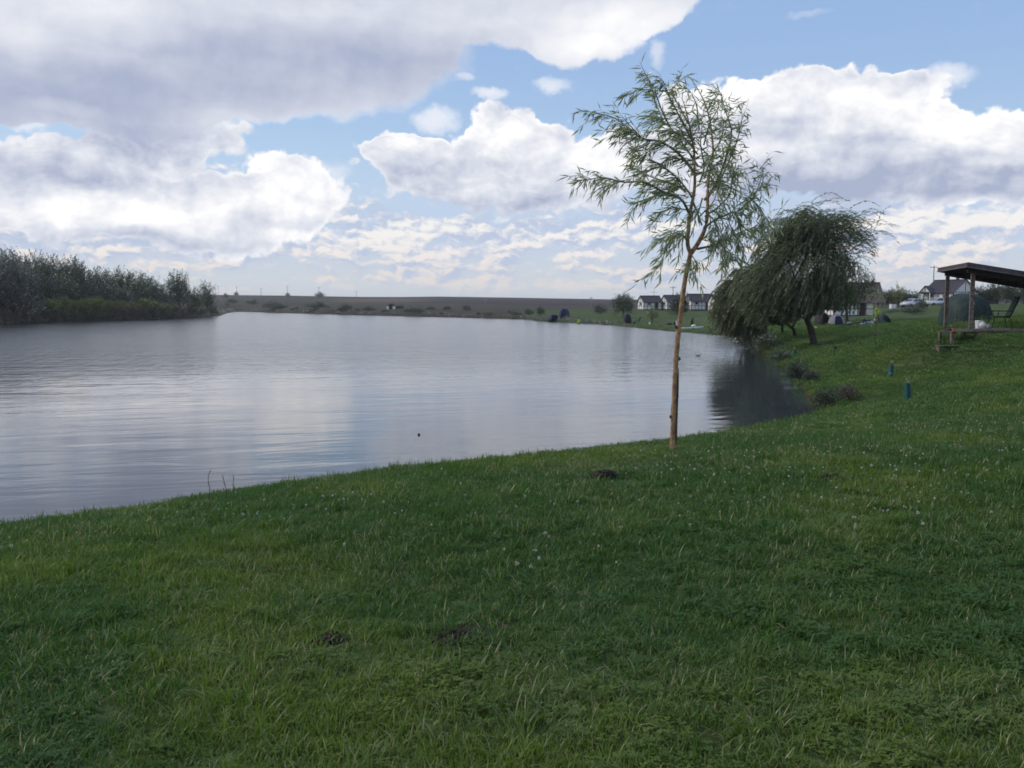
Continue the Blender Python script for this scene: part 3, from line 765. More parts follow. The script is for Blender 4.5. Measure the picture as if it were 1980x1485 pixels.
weeping_willow(1638, 622, 78, 'thin pale weeping willow in front of the brown-roofed cabin',
    [(1635, 540, 44, 34, 1), (1668, 552, 22, 26, .45), (1612, 555, 36, 34, .9)], 620, 9,
    [[(1638, 622), (1637, 604), (1636, 588)], [(1636, 590), (1650, 565), (1668, 545)], [(1636, 592), (1620, 570), (1610, 550)]], .13,
    leaf_mat('pale_willow_leaf', (.05, .065, .035), (.14, .155, .09), (.17, .17, .10), trans=.3, wscale=.9), zmin=1.7)

def shoot_tree(name, h, w, seed, mat, n_shoots=260, leaf=.24, trunk=True, spiky=1.0, base_gap=.08, flat=1.0, droop=0.0, lobes=7):
    """tree or shrub of many leafy shoots, h tall and w wide, at the origin"""
    rng = np.random.default_rng(seed)
    root = bpy.data.objects.new(name, None); COL.objects.link(root)
    lob = []
    for i in range(lobes):
        a = rng.uniform(0, 2 * math.pi); r_ = rng.uniform(0, .32) * w
        zc = rng.uniform(.30, .72) * h
        lob.append((math.cos(a) * r_, math.sin(a) * r_, zc, rng.uniform(.20, .32) * w, rng.uniform(.20, .30) * h * flat))
    lob.append((0, 0, .5 * h, .30 * w, .42 * h))
    lob.append((0, 0, (base_gap + .18) * h, .42 * w, .20 * h))
    lob = np.array(lob)
    sel = rng.integers(0, len(lob), n_shoots); L = lob[sel]
    u = norm(rng.normal(size=(n_shoots, 3))) * (rng.random((n_shoots, 1)) ** .4)
    p = L[:, :3] + u * np.stack([L[:, 3], L[:, 3], L[:, 4]], 1)
    p[:, 2] = np.maximum(p[:, 2], base_gap * h)
    dr = norm(u * np.array([1, 1, .6]) + np.array([0, 0, .8 * spiky]) + rng.normal(size=u.shape) * .25)
    ln = rng.uniform(.10, .22, n_shoots) * h; steps = 7; LP = []; LD = []
    for s_ in range(steps):
        nxt = p + dr * (ln / steps)[:, None]
        for rep in range(3):
            off = rng.normal(size=p.shape) * (leaf * .45 * (1.3 - s_ / steps))
            LP.append(p + (nxt - p) * rng.random((n_shoots, 1)) + off); LD.append(dr * .6 + off * 3 + rng.normal(size=p.shape) * .5)
        dr = norm(dr + np.array([0, 0, -droop]) + rng.normal(size=dr.shape) * .08); p = nxt
    LP = np.concatenate(LP); LD = np.concatenate(LD)
    LP[:, 2] = np.maximum(LP[:, 2], .03 * h)
    LP[:, 2] *= h / np.percentile(LP[:, 2], 99.5)
    if trunk:
        tp = np.array([(0, 0, -.3), (.02 * w, 0, .15 * h), (-.02 * w, .02 * w, .45 * h), (.02 * w, 0, .8 * h)])
        MB().tube(smooth_line(tp, 10), np.linspace(.022 * h, .006 * h, 10), 7).build('trunk', M_bark, root, smooth=True)
        lbm = MB()
        for i in range(5):
            c = lob[i % len(lob)]
            lbm.tube(smooth_line([(0, 0, (.12 + .07 * i) * h), (c[0] * .5, c[1] * .5, c[2] * .7), (c[0], c[1], c[2])], 8), np.linspace(.012 * h, .004 * h, 8), 5)
        lbm.build('limb', M_bark, root)
    else:
        st = MB()
        for i in range(6):
            c = lob[i % len(lob)]
            st.tube([(c[0] * .1, c[1] * .1, -.1), (c[0] * .6, c[1] * .6, c[2] * .6), (c[0], c[1], c[2] * 1.1)], [.012 * h, .009 * h, .003 * h], 5)
        st.build('stem', M_bark, root)
    leaf_obj('crown' if trunk else 'foliage', LP, LD, rng.uniform(.7, 1.3, len(LP)) * leaf, rng.uniform(.35, .6, len(LP)) * leaf, mat, root, rng)
    return root
# patterns of each kind, one metre-true size; the first use moves the pattern itself
PROTO = {}
def plant(kind, loc, h, w, label, group=None, cat=None, rz=None):
    o, used, h0, w0 = PROTO[kind]
    root = o if not used else copy_tree(o)
    PROTO[kind][1] = True
    root.location = loc; root.scale = (w / w0, w / w0, h / h0)
    root.rotation_euler.z = random.uniform(0, 6.28) if rz is None else rz
    tag(root, label, cat or ('shrub' if 'shrub' in root.name else 'tree'))
    if group: root['group'] = group
    elif 'group' in root: del root['group']
    return root
def proto(kind, name, h, w, **k):
    PROTO[kind] = [shoot_tree(name, h, w, mat=k.pop('mat'), **k), False, h, w]
proto('bank0', 'bank_tree', 10, 7, seed=31, mat=M_leaf_dark, n_shoots=420, leaf=.30)
proto('bank1', 'bank_tree', 10, 6.5, seed=32, mat=M_leaf_dark, n_shoots=420, leaf=.30, spiky=.9)
proto('bank2', 'bank_tree', 10, 7, seed=33, mat=leaf_mat('grey_green_leaf', (.065, .08, .058), (.14, .155, .12), (.18, .19, .15), trans=.25, wscale=.35), n_shoots=420, leaf=.28, spiky=1.0)
proto('silver', 'silver_willow_tree', 9, 8, seed=34, mat=M_leaf_silver, n_shoots=620, leaf=.26, base_gap=.03)
proto('yshrub', 'shrub', 3.4, 5, seed=35, mat=M_leaf_yellow, n_shoots=330, leaf=.17, trunk=False, base_gap=.02)
proto('rshrub', 'shrub', 2.0, 4, seed=36, mat=M_leaf_rusty, n_shoots=260, leaf=.13, trunk=False, base_gap=.02)
proto('gshrub', 'shrub', 2.4, 3.6, seed=37, mat=M_leaf_dark, n_shoots=300, leaf=.13, trunk=False, base_gap=.02)
proto('round', 'round_tree', 4.2, 5, seed=38, mat=leaf_mat('mid_green_leaf', (.055, .078, .045), (.12, .145, .085), (.15, .17, .11), trans=.3, wscale=.7), n_shoots=520, leaf=.16, spiky=.5, base_gap=.10)
proto('dark', 'dark_tree', 4.2, 4, seed=39, mat=leaf_mat('deep_green_leaf', (.028, .044, .026), (.065, .085, .048), trans=.2, wscale=.7), n_shoots=480, leaf=.15, spiky=.7, base_gap=.05)
proto('birch', 'small_tree', 3.0, 2.2, seed=40, mat=M_leaf_yellow, n_shoots=160, leaf=.12, spiky=.8, base_gap=.2)

_sx = np.array([a for a, b in _vis])[19:][::-1]; _sy = np.array([W(a, b)[1] for a, b in _vis])[19:][::-1]
def shoreY(px): return float(np.interp(px, _sx, _sy))
def bank_plant(kind, px, back, top_py, wpx, label, group=None, **k):
    d = shoreY(px) + back; loc = spot(px, d, -.1)
    top = P(px, top_py, d)[2]
    plant(kind, loc, max(top - loc[2], .6), wpx * d / F, label, group, **k)
top_x = [-120, 0, 60, 100, 150, 200, 250, 300, 330, 350, 375, 400, 420]
top_y = [490, 491, 495, 500, 509, 519, 531, 543, 552, 538, 560, 556, 574]
random.seed(11)
gb = 'trees of the dense belt on the far left bank'
lbl = {'bank0': 'dark green tree in the dense belt on the far left bank', 'bank1': 'dark green spiky-topped tree in the dense belt on the far left bank', 'bank2': 'grey-green spiky-topped tree in the dense belt on the far left bank'}
for i, px in enumerate(np.arange(-110, 322, 17)):
    kd = random.choice(['bank0', 'bank1', 'bank2', 'bank1'])
    bank_plant(kd, px + random.uniform(-5, 5), random.uniform(13, 26), np.interp(px, top_x, top_y) + random.uniform(-7, 8), random.uniform(52, 74), lbl[kd], gb)
for i, px in enumerate(np.arange(-60, 330, 26)):
    kd = random.choice(['bank0', 'bank2'])
    bank_plant(kd, px + random.uniform(-6, 6), random.uniform(8, 12), np.interp(px, top_x, top_y) + random.uniform(18, 40), random.uniform(50, 64), lbl[kd], gb)
bank_plant('bank0', 348, 7, 526, 52, 'tall dark tree near the right end of the left bank, beside the lowest one')
bank_plant('bank1', 401, 5, 546, 36, 'small dark tree at the right tip of the left bank')
bank_plant('bank1', 374, 8, 556, 36, 'low dark tree between the last two on the tip of the left bank')
bank_plant('silver', 30, 4, 492, 118, 'large silver-grey willow leaning to the water at the left picture edge')
bank_plant('silver', -70, 5, 488, 120, 'silver-grey willow standing beyond the left edge of the belt')
gy = 'yellow-green bushes in front of the tree belt'
for px in np.arange(100, 335, 22):
    bank_plant('yshrub', px, random.uniform(3.0, 5.0), 576 + random.uniform(-4, 8) + max(0, px - 250) * .12, random.uniform(36, 50), 'yellow-green bush at the foot of the left tree belt', gy)
gr = 'low rusty-brown bushes along the left waterline'
for px in list(np.arange(10, 420, 19)):
    bank_plant('rshrub', px, random.uniform(1.0, 2.0), np.interp(px, [0, 420], [600, 594]) + random.uniform(-5, 5), random.uniform(28, 38), 'low rusty-brown bush along the waterline of the left bank', gr)
# far bank scrub
gf = 'scrub bushes along the far shore'
_px = 440.0
while _px < 1035:
    px = _px; _px += random.choice([9, 14, 22, 40])
    y0 = float(np.interp(px, [460, 700, 900, 1022], [602.5, 609.5, 614.5, 618]))
    d = W(px, y0)[1] + random.uniform(4, 14); s = random.choice([4, 6, 8, 11, 15]) * random.uniform(.8, 1.2) * d / F; d += random.choice([0, 0, 8, 30, 60])
    kd = random.choice(['gshrub', 'rshrub', 'gshrub'])
    plant(kd, spot(px, d, -.1), s, s * random.uniform(1.6, 3.6), {'g': 'grey-green scrub bush on the far shore below the hill', 'r': 'brownish scrub bush on the far shore below the hill'}[kd[0]], gf)
# lone bushes on the skyline and small trees round the far lawn
for px, d, h, w, lab in ((457, 930, 4.6, 5.5, 'round bush on the skyline below the second pole from left'), (436, 700, 4.5, 5, 'small bush just right of the left bank tip'),
                         (556, 880, 4.5, 5.5, 'small round bush on the skyline under a pole'), (618, 820, 6.0, 10, 'widest round bush on the skyline under a pole')):
    plant('gshrub', spot(px, d, -.2), h, w, lab, cat='bush')
plant('round', spot(1205, 152, -.1), 4.1, 5.4, 'round green tree on the far lawn left of the white cabins')
plant('dark', spot(1311, 158, -.1), 4.3, 4.6, 'dark bushy tree in front of the second white cabin')
plant('birch', spot(1261, 128, -.1), 2.4, 2.3, 'small yellowish tree in front of the leftmost cabin')
plant('birch', spot(1385, 112, -.1), 2.6, 2.2, 'small pale tree on the far lawn beside the weeping willows')
for px, d, h, w, lab in ((1045, 168, 2.0, 1.9, 'small dark shrub left of the blue tent'), (1022, 185, 1.6, 2.6, 'low shrub at the point where the far shore steps back'), (1160, 186, 2.2, 3.4, 'shrub behind the round green tree on the far lawn')):
    plant('gshrub', spot(px, d, -.1), h, w, lab)
plant('dark', spot(1338, 104, -.05), 1.15, .42, 'small narrow cypress just above the white boat', cat='cypress')
# right-hand hedge row
gh = 'hedge trees behind the car park'
for px, d, t in ((1706, 150, 563), (1722, 152, 560), (1752, 150, 561), (1766, 154, 563), (1898, 146, 553), (1913, 150, 551), (1929, 144, 549), (1946, 140, 549), (1963, 142, 550), (1980, 138, 549), (1998, 138, 548), (2018, 136, 548)):
    loc = spot(px, d, -.1); h = P(px, t, d)[2] - loc[2]
    plant(random.choice(['dark', 'round']), loc, h, h * random.uniform(.9, 1.2), 'dark hedge tree in the row behind the car park', gh)
loc = spot(1737, 149, -.1); plant('birch', loc, P(1737, 551, 149)[2] - loc[2], 2.8, 'hedge tree that rises above its row, between the cabins')
for px, d, h, w, lab in ((1783, 100, 1.5, 1.5, 'bush between the two white cars'), (1766, 88, .9, 2.6, 'low spreading bush on the lawn below the first white car')):
    plant('gshrub', spot(px, d, -.05), h, w, lab)
# shrubs on the near-right bank
def edge_plant(kind, px, d, h, w, lab, g=None):
    plant(kind, spot(px, d, -.08), h, w, lab, g)
edge_plant('dark', 1595, 21.8, .85, .75, 'dark leafy shrub at the corner of the bay, nearest the camera')
edge_plant('dark', 1548, 31.5, .85, 1.1, 'dark shrub leaning over the water below the teal tree guards')
edge_plant('dark', 1565, 30, .55, .7, 'small dark shrub pressed against the larger one over the water')
edge_plant('rshrub', 1642, 22.6, .45, .9, 'small rusty bush on the bay bank in front of the tree guards')
edge_plant('gshrub', 1508, 42, .8, 1.3, 'green shrub on the bank below the leaning willow trunk')
edge_plant('gshrub', 1487, 50, 1.1, 2.0, 'green shrub at the waterline left of the willow trunks')
edge_plant('gshrub', 1458, 59, 1.6, 2.6, 'broad green shrub at the waterline under the willow crowns')
edge_plant('dark', 1440, 68, 1.5, 2.4, 'dark shrub at the waterline under the left willow')
edge_plant('gshrub', 1412, 82, 1.4, 3.0, 'low green shrub at the lake edge, left end of the willow group')

# ------------------------------------------------------------------ materials of the built things
M_white = simple('white_render', (.82, .80, .79), .8, .10, 3)
M_timber = simple('dark_timber', (.045, .030, .026), .8, .2, 6)
M_roof = simple('dark_roof_sheet', (.060, .048, .062), .6, .15, 4)
M_roof_b = simple('brown_roof_sheet', (.115, .090, .078), .7, .15, 4)
M_glass = simple('dark_glass', (.02, .025, .03), .08, .05, 2, spec=.8)
M_plinth = simple('plinth', (.10, .085, .08), .9, .2, 3)
M_concrete = simple('pole_concrete', (.28, .26, .25), .85, .15, 4)
M_wood_pole = simple('pole_wood', (.09, .075, .065), .9, .2, 6)
M_steel = simple('dull_steel', (.14, .14, .15), .4, .1, 10, metal=.7)
M_postwood = simple('gazebo_post_wood', (.19, .15, .13), .8, .25, 12, bump=.4)
M_fascia = simple('dark_fascia', (.085, .068, .078), .7, .2, 9)
M_fascia_l = simple('fascia_trim', (.17, .14, .145), .7, .15, 9)
M_deck = simple('weathered_deck', (.15, .125, .115), .85, .25, 10, bump=.4)
M_green_cloth = simple('dark_green_canvas', (.022, .045, .042), .65, .2, 5)
M_green_dark = simple('deep_green_canvas', (.016, .034, .030), .8, .2, 5)  # deeper green of the chair, chair frames, bag and tent cloth
M_mesh_green = simple('door_panel_cloth', (.055, .095, .088), .7, .2, 5)
M_teal = simple('teal_plastic', (.008, .085, .095), .45, .12, 20, spec=.5)
M_black = simple('black_cloth', (.018, .018, .022), .8, .15, 8)
M_navy = simple('navy_cloth', (.040, .048, .095), .7, .2, 6)
M_grey_cloth = simple('light_grey_cloth', (.26, .25, .28), .75, .15, 6)
M_brown_cloth = simple('brown_cloth', (.040, .030, .028), .8, .2, 6)
M_blue_cloth = simple('blue_cloth', (.035, .045, .13), .7, .2, 6)
M_blue_pl = simple('blue_plastic', (.03, .10, .42), .4, .1, 6, spec=.5)
M_white_pl = simple('white_plastic', (.72, .72, .72), .4, .06, 6, spec=.5)
M_red = simple('red_cloth', (.30, .03, .03), .6, .15, 6)
M_hivis = simple('hi_vis_cloth', (.36, .50, .04), .6, .1, 6)
M_skin = simple('skin', (.38, .22, .16), .6, .08, 12)
M_trouser = simple('dark_trousers', (.03, .03, .04), .8, .1, 12)
M_hair = simple('dark_hair', (.02, .015, .012), .8, .1, 20)
M_car_w = simple('white_car_paint', (.62, .63, .66), .25, .03, 2, spec=.6)
M_car_d = simple('dark_car_paint', (.03, .04, .06), .25, .05, 2, spec=.6)
M_tyre = simple('tyre_rubber', (.02, .02, .02), .8, .1, 8)
M_lamp_red = simple('red_lamp_glass', (.35, .02, .02), .2, .05, 6)
M_lamp = simple('clear_lamp_glass', (.6, .6, .6), .15, .05, 6)
M_soil = simple('dug_soil', (.040, .030, .024), .95, .35, 14, bump=.8)
M_bird = simple('pale_feathers', (.45, .43, .42), .7, .2, 30)

# ------------------------------------------------------------------ cabins
def cabin(px, d, rz, L, Dp, wh, rise, label, roof_mat=M_roof, over=(.25, .25), nv=5, gable_side=-1, porch=False, sink=.0):
    c = spot(px, d)
    root = empty('cabin', (c[0], c[1], c[2] - sink), rz, label, 'cabin', 'half-timbered cabins around the lake')
    hx, hy = L / 2, Dp / 2
    MB().box((0, 0, -.15), (L + .12, Dp + .12, .7)).build('plinth', M_plinth, root)
    MB().prism([(-hx, .2), (hx, .2), (hx, wh), (-hx, wh)], -hy, hy).build('wall', M_white, root)
    # gable ends stand on the wall
    for sx in (-1, 1):
        m = MB(); x0, x1 = sx * hx, sx * (hx - .12)
        a = [(x0, -hy, wh), (x0, hy, wh), (x0, 0, wh + rise)]; b = [(x1, p[1], p[2]) for p in a]
        va = [m.bm.verts.new(p) for p in a]; vb = [m.bm.verts.new(p) for p in b]
        m.bm.faces.new(va); m.bm.faces.new(vb[::-1])
        for i in range(3): m.bm.faces.new((va[i], vb[i], vb[(i + 1) % 3], va[(i + 1) % 3]))
        m.build('gable', M_white, root)
    # two roof planes with thickness, ribbed sheet
    s = rise / hy; t = .10; ov = .38
    for sy in (-1, 1):
        m = MB(); x0, x1 = -hx - over[0], hx + over[1]
        ye, ze = sy * (hy + ov), wh - ov * s + .03
        pr = [(x0, 0, wh + rise + .03), (x0, ye, ze), (x0, ye, ze + t), (x0, 0, wh + rise + .03 + t)]
        va = [m.bm.verts.new(p) for p in pr]; vb = [m.bm.verts.new((x1, p[1], p[2])) for p in pr]
        m.bm.faces.new(va); m.bm.faces.new(vb[::-1])
        for i in range(4): m.bm.faces.new((va[i], vb[i], vb[(i + 1) % 4], va[(i + 1) % 4]))
        rf = m.build('roof', roof_mat, root)
        if sy < 0:
            r_ = MB()
            for i in range(int(L / .45)):
                x = x0 + .2 + i * .45
                r_.bar((x, -.03, wh + rise + .03 + t + .008), (x, ye, ze + t + .008), .05, .03)
            k = r_.build('seam', roof_mat, rf); k['kind'] = 'stuff'
    MB().bar((-hx - over[0], 0, wh + rise + .17), (hx + over[1], 0, wh + rise + .17), .22, .08).build('ridge_cap', roof_mat, root)
    w = .085
    def beam(a, b, mat=M_timber, ww=w): return MB().bar(a, b, ww, .05 if abs(a[2] - b[2]) < 1e-3 or True else ww).build('timber_beam', mat, root)
    yf = -hy - .028
    def vb_(x, z0, z1, y): return MB().box((x, y, (z0 + z1) / 2), (w, .05, z1 - z0)).build('timber_beam', M_timber, root)
    def hb_(x0, x1, z, y): return MB().box(((x0 + x1) / 2, y, z), (x1 - x0, .044, w)).build('timber_beam', M_timber, root)
    for i in range(nv + 1): vb_(-hx + w / 2 + (L - w) * i / nv, .2, wh - .02, yf)
    for z in (.27, wh * .52, wh - .1): hb_(-hx, hx, z, yf)
    # timbers on the gable ends
    for sx in (-1, 1):
        xg = sx * (hx + .028)
        for i in range(4):
            y = -hy + w / 2 + (Dp - w) * i / 3
            MB().box((xg, y, (wh + .2) / 2), (.05, w, wh - .2)).build('timber_beam', M_timber, root)
        for z in (.27, wh * .52, wh - .02):
            MB().box((xg, 0, z), (.044, Dp, w)).build('timber_beam', M_timber, root)
        MB().box((xg, 0, wh + rise * .42), (.05, w, rise * .8)).build('timber_beam', M_timber, root)
    # a door and a window on the long front
    bay = L / nv
    xd = hx - bay * 1.5
    dr = MB().box((xd, yf - .01, .2 + .9 * min(1, (wh - .3) / 1.9)), (bay * .72, .05, 1.8 * min(1, (wh - .3) / 1.9))).build('door', M_timber, root)
    MB().ball((xd + bay * .25, yf - .05, 1.1), .04, 8, 6).build('handle', M_steel, dr)
    for xw in (-hx + bay * 1.5,):
        wn = MB().box((xw, yf - .012, wh * .76), (bay * .6, .05, wh * .26)).build('window', M_timber, root)
        MB().box((xw, yf - .04, wh * .76), (bay * .48, .012, wh * .20)).build('pane', M_glass, wn)
    # one in the gable that faces the lake
    xg = gable_side * (hx + .035)
    wn = MB().box((xg, 0, wh * .76), (.05, Dp * .2, wh * .28)).build('window', M_timber, root)
    MB().box((xg + gable_side * .028, 0, wh * .76), (.012, Dp * .16, wh * .22)).build('pane', M_glass, wn)
    if porch:
        px0, px1 = -hx + .1, -hx + 1.9; yp = -hy - 1.1
        for x in (px0, px1): MB().box((x, yp, (wh - .1) / 2 + .05), (.13, .13, wh - .1)).build('porch_post', M_white, root)
        m = MB(); xm = (px0 + px1) / 2; zr = wh + 1.05
        va = [(px0 - .1, yp - .02, wh), (px1 + .1, yp - .02, wh), (xm, yp - .02, zr - .1)]
        a = [m.bm.verts.new(p) for p in va]; b = [m.bm.verts.new((p[0], p[1] + .1, p[2])) for p in va]
        m.bm.faces.new(a); m.bm.faces.new(b[::-1])
        for i in range(3): m.bm.faces.new((a[i], b[i], b[(i + 1) % 3], a[(i + 1) % 3]))
        m.build('porch_gable', M_white, root)
        MB().box((xm, yp - .05, wh - .03), (px1 - px0 + .3, .06, .13)).build('timber_beam', M_timber, root)
        MB().box((xm, yp - .05, wh + .42), (.12, .06, .8)).build('timber_beam', M_timber, root)
        for sx in (-1, 1):
            q = MB(); e = xm + sx * 1.25
            vv = [(xm, zr), (e, wh - .28), (e, wh - .18), (xm, zr + .1)]
            q.prism(vv, yp - .2, -hy + .6); q.build('porch_roof', roof_mat, root)
        MB().box((1.2, .15, wh + rise + .25), (.4, .4, .7)).build('chimney', M_plinth, root)
    return root
cabin(1256, 214, R(11), 4.5, 4.4, 2.0, 1.35, 'small white cabin, leftmost of the row beyond the lake', nv=5)
cabin(1302, 212, R(11), 4.6, 4.4, 2.05, 1.4, 'white cabin half hidden by the dark bushy tree and the young trunk', nv=5)
cabin(1350, 206, R(9), 5.0, 4.6, 2.2, 1.5, 'white cabin just right of the young willow trunk, in the far row', nv=6)
cabin(1396, 198, R(9), 4.8, 4.6, 2.1, 1.4, 'white cabin mostly hidden behind the weeping willows', nv=6)
cabin(1641, 107, R(-6), 4.6, 4.4, 2.0, 2.0, 'cabin with brown roof directly behind the weeping willows', roof_mat=M_roof_b, over=(.5, 1.2), nv=5)
cabin(1836, 158, R(-58), 5.6, 7.0, 2.5, 2.05, 'white cabin with porch gable behind the parked cars at right', nv=6, gable_side=1, porch=True)

# ------------------------------------------------------------------ utility poles
def pole(px, d, top_py, label, mat=M_wood_pole, arm=1.6, r=.13, name='utility_pole', cat='utility pole'):
    c = spot(px, d, -.2); z1 = P(px, top_py, d)[2]; h = z1 - c[2]
    root = empty(name, c, R(random.uniform(-20, 20)), label, cat, 'power line poles')
    MB().tube([(0, 0, 0), (0, 0, h)], [r, r * .7], 8).build('pole', mat, root)
    MB().box((0, 0, h - .5), (arm, r, r)).build('crossarm', mat, root)
    for x in (-arm * .45, 0, arm * .45): MB().cyl((x, 0, h - .44), (x, 0, h - .1), .05, .03, 6).build('insulator', M_white_pl, root)
for px, t, lab in ((422, 553, 'thin power pole at the left bank tip, leftmost on the skyline'), (458, 554, 'thin power pole above the first skyline bush'), (505, 557, 'thin power pole standing alone on the skyline between two bushes'),
                   (556, 553, 'power pole behind the small round skyline bush'), (617, 555, 'power pole behind the widest skyline bush'), (689, 563, 'short-looking power pole, rightmost of the skyline line')):
    pole(px, 1040, t, lab, arm=3.0, r=.22)
pole(939, 470, 579, 'pale concrete pole on the slope below the ploughed field', M_concrete, 1.0)
pole(1143, 330, 574, 'pale pole on the far lawn between blue tent and round tree', M_concrete, 1.4)
pole(1301, 290, 553, 'dark power pole behind the second cabin', arm=2.0)
pole(1354, 300, 554, 'thin power pole behind the cabin right of the young trunk', M_concrete, 2.4, .1)
pole(1264, 300, 562, 'thin power pole behind the leftmost cabin', M_concrete, 2.0, .08)
pole(1803, 225, 513, 'power pole behind the cabin at the car park', arm=2.2)

# ------------------------------------------------------------------ cars
def car(px, d, rz, paint, label):
    c = spot(px, d, .0); root = empty('parked_car', c, rz, label, 'car', 'cars parked by the right-hand cabin')
    body = [(-2.02, .35), (-2.08, .62), (-2.0, .88), (-1.5, .93), (.95, .95), (1.75, .84), (2.05, .66), (2.06, .35), (1.75, .26), (-1.75, .26)]
    m = MB().prism(body, -.82, .82)
    bmesh.ops.bevel(m.bm, geom=m.bm.edges[:], offset=.05, segments=2, affect='EDGES')
    bd = m.build('body', paint, root, smooth=True)
    top = [(-1.85, .92), (-1.45, 1.36), (-1.2, 1.43), (.0, 1.45), (.35, 1.38), (1.15, .94)]
    m = MB(); n = len(top)
    a = [m.bm.verts.new((p[0], -.80 + (p[1] - .92) * .32, p[1])) for p in top]; b = [m.bm.verts.new((p[0], .80 - (p[1] - .92) * .32, p[1])) for p in top]
    m.bm.faces.new(a); m.bm.faces.new(b[::-1])
    for i in range(n): m.bm.faces.new((a[i], b[i], b[(i + 1) % n], a[(i + 1) % n]))
    m.build('cabin_roof', paint, root)
    for sy in (-1, 1):
        for pts in ([(-1.55, .97), (-1.3, 1.32), (-.62, 1.36), (-.62, .97)], [(-.52, .97), (-.52, 1.36), (.1, 1.36), (.38, 1.25), (.85, .97)]):
            m = MB(); f = lambda p, o: (p[0], sy * (.80 - (p[1] - .92) * .32 + o), p[1])
            a = [m.bm.verts.new(f(p, .006)) for p in pts]; b = [m.bm.verts.new(f(p, -.02)) for p in pts]; k = len(pts)
            m.bm.faces.new(a); m.bm.faces.new(b[::-1])
            for i in range(k): m.bm.faces.new((a[i], b[i], b[(i + 1) % k], a[(i + 1) % k]))
            m.build('side_window', M_glass, root)
        MB().box((2.0, sy * .58, .66), (.12, .34, .14)).build('headlight', M_lamp, root)
        MB().box((-2.03, sy * .66, .72), (.10, .18, .24)).build('tail_light', M_lamp_red, root)
        for x in (-1.28, 1.30):
            wv = MB().cyl((x, sy * .64, .31), (x, sy * .85, .31), .31, sides=20).build('wheel', M_tyre, root)
            MB().cyl((x, sy * .852, .31), (x, sy * .868, .31), .19, sides=14).build('rim', M_steel, wv)
    MB().bar((.42, 0, 1.365), (1.1, 0, .975), 1.26, .03).build('windscreen', M_glass, root)
    MB().bar((-1.52, 0, 1.33), (-1.84, 0, .98), 1.2, .03).build('rear_window', M_glass, root)
    MB().box((2.07, 0, .42), (.04, .5, .12)).build('bumper_grille', M_black, root)
    return root
car(1763, 147, R(-150), M_car_w, 'white hatchback parked left of the porch cabin, farther from it')
car(1812, 149, R(-168), M_car_w, 'white hatchback parked directly in front of the porch cabin')
car(1903, 150, R(-160), M_car_d, 'dark car parked behind the green tent at right')

# ------------------------------------------------------------------ open gazebo at right
def gazebo():
    N = P(1871, 512, 29.0); L_ = P(1813, 521.5, 33.3)
    g0 = on_ground(N[0], N[1]); root = empty('gazebo', g0, 0, 'open wooden shelter with dark slanting flat roof at the right picture edge', 'gazebo')
    o = np.array(root.location)
    e1 = (L_ - N)[:2]; len1 = np.linalg.norm(e1); e1 /= len1
    e2 = np.array([e1[1], -e1[0]]); sl = -.185
    def rp(u, v, dz=0): # u along e1, v along e2, on the roof plane
        return np.array([N[0] + e1[0] * u + e2[0] * v, N[1] + e1[1] * u + e2[1] * v, N[2] + sl * v + dz]) - o
    def quadslab(name, u0, u1, v0, v1, z0, z1, mat, parent=root):
        m = MB(); c = [rp(u0, v0, z0), rp(u1, v0, z0), rp(u1, v1, z0), rp(u0, v1, z0)]; t = [rp(u0, v0, z1), rp(u1, v0, z1), rp(u1, v1, z1), rp(u0, v1, z1)]
        a = [m.bm.verts.new(p) for p in c]; b = [m.bm.verts.new(p) for p in t]
        m.bm.faces.new(a); m.bm.faces.new(b[::-1])
        for i in range(4): m.bm.faces.new((a[i], b[i], b[(i + 1) % 4], a[(i + 1) % 4]))
        return m.build(name, mat, parent)
    W2 = 5.2
    rf = quadslab('roof', .03, len1 - .03, .03, W2 - .03, .02, .09, M_fascia)
    quadslab('fascia', -.01, .03, 0, W2, -.075, .075, M_fascia); quadslab('fascia', len1 - .03, len1 + .01, 0, W2, -.075, .075, M_fascia)
    quadslab('fascia', .03, len1 - .03, -.01, .03, -.075, .075, M_fascia); quadslab('fascia', .03, len1 - .03, W2 - .03, W2 + .01, -.075, .075, M_fascia)
    quadslab('fascia_trim', -.03, -.012, 0, W2, -.085, -.055, M_fascia_l); quadslab('fascia_trim', 0, len1, -.03, -.012, -.085, -.055, M_fascia_l)
    for i in range(9):
        v = .35 + i * .56; quadslab('rafter', .05, len1 - .05, v, v + .06, -.07, .018, M_fascia)
    for u in (.62, len1 - .5): quadslab('beam', u - .05, u + .05, .15, W2 - .2, -.20, -.075, M_fascia)
    for u, v in ((.62, .32), (len1 - .5, .25), (.62, 3.1), (len1 - .5, 3.0)):
        top = rp(u, v, -.2); b = on_ground(top[0] + o[0], top[1] + o[1], -.2); zb = b[2] - o[2]
        MB().box((top[0], top[1], (top[2] + zb) / 2), (.12, .12, top[2] - zb), Matrix.Rotation(math.atan2(e1[1], e1[0]), 3, 'Z')).build('post', M_postwood, root)
    # boarded floor: its boards run along the long side
    fz = GZZ + .13 - o[2]
    nb = 17
    for i in range(nb):
        v0 = .2 + i * .24; jz = random.uniform(-.006, .006)
        m = MB(); c = rp(2.15, v0 + .11); ang = math.atan2(e1[1], e1[0])
        if abs(c[0]) < 99: m.box((c[0], c[1], fz + jz - .02), (3.4, .22, .04), Matrix.Rotation(ang, 3, 'Z')).build('floor_board', M_deck, root)
    for u in (.55, 2.15, 3.75):
        c = rp(u, 2.2); MB().box((c[0], c[1], fz - .15), (4.2, .1, .2), Matrix.Rotation(math.atan2(e2[1], e2[0]), 3, 'Z')).build('joist', M_deck, root)
    return root, o, fz, ang
GZ, GZO, GZF, GZA = gazebo()

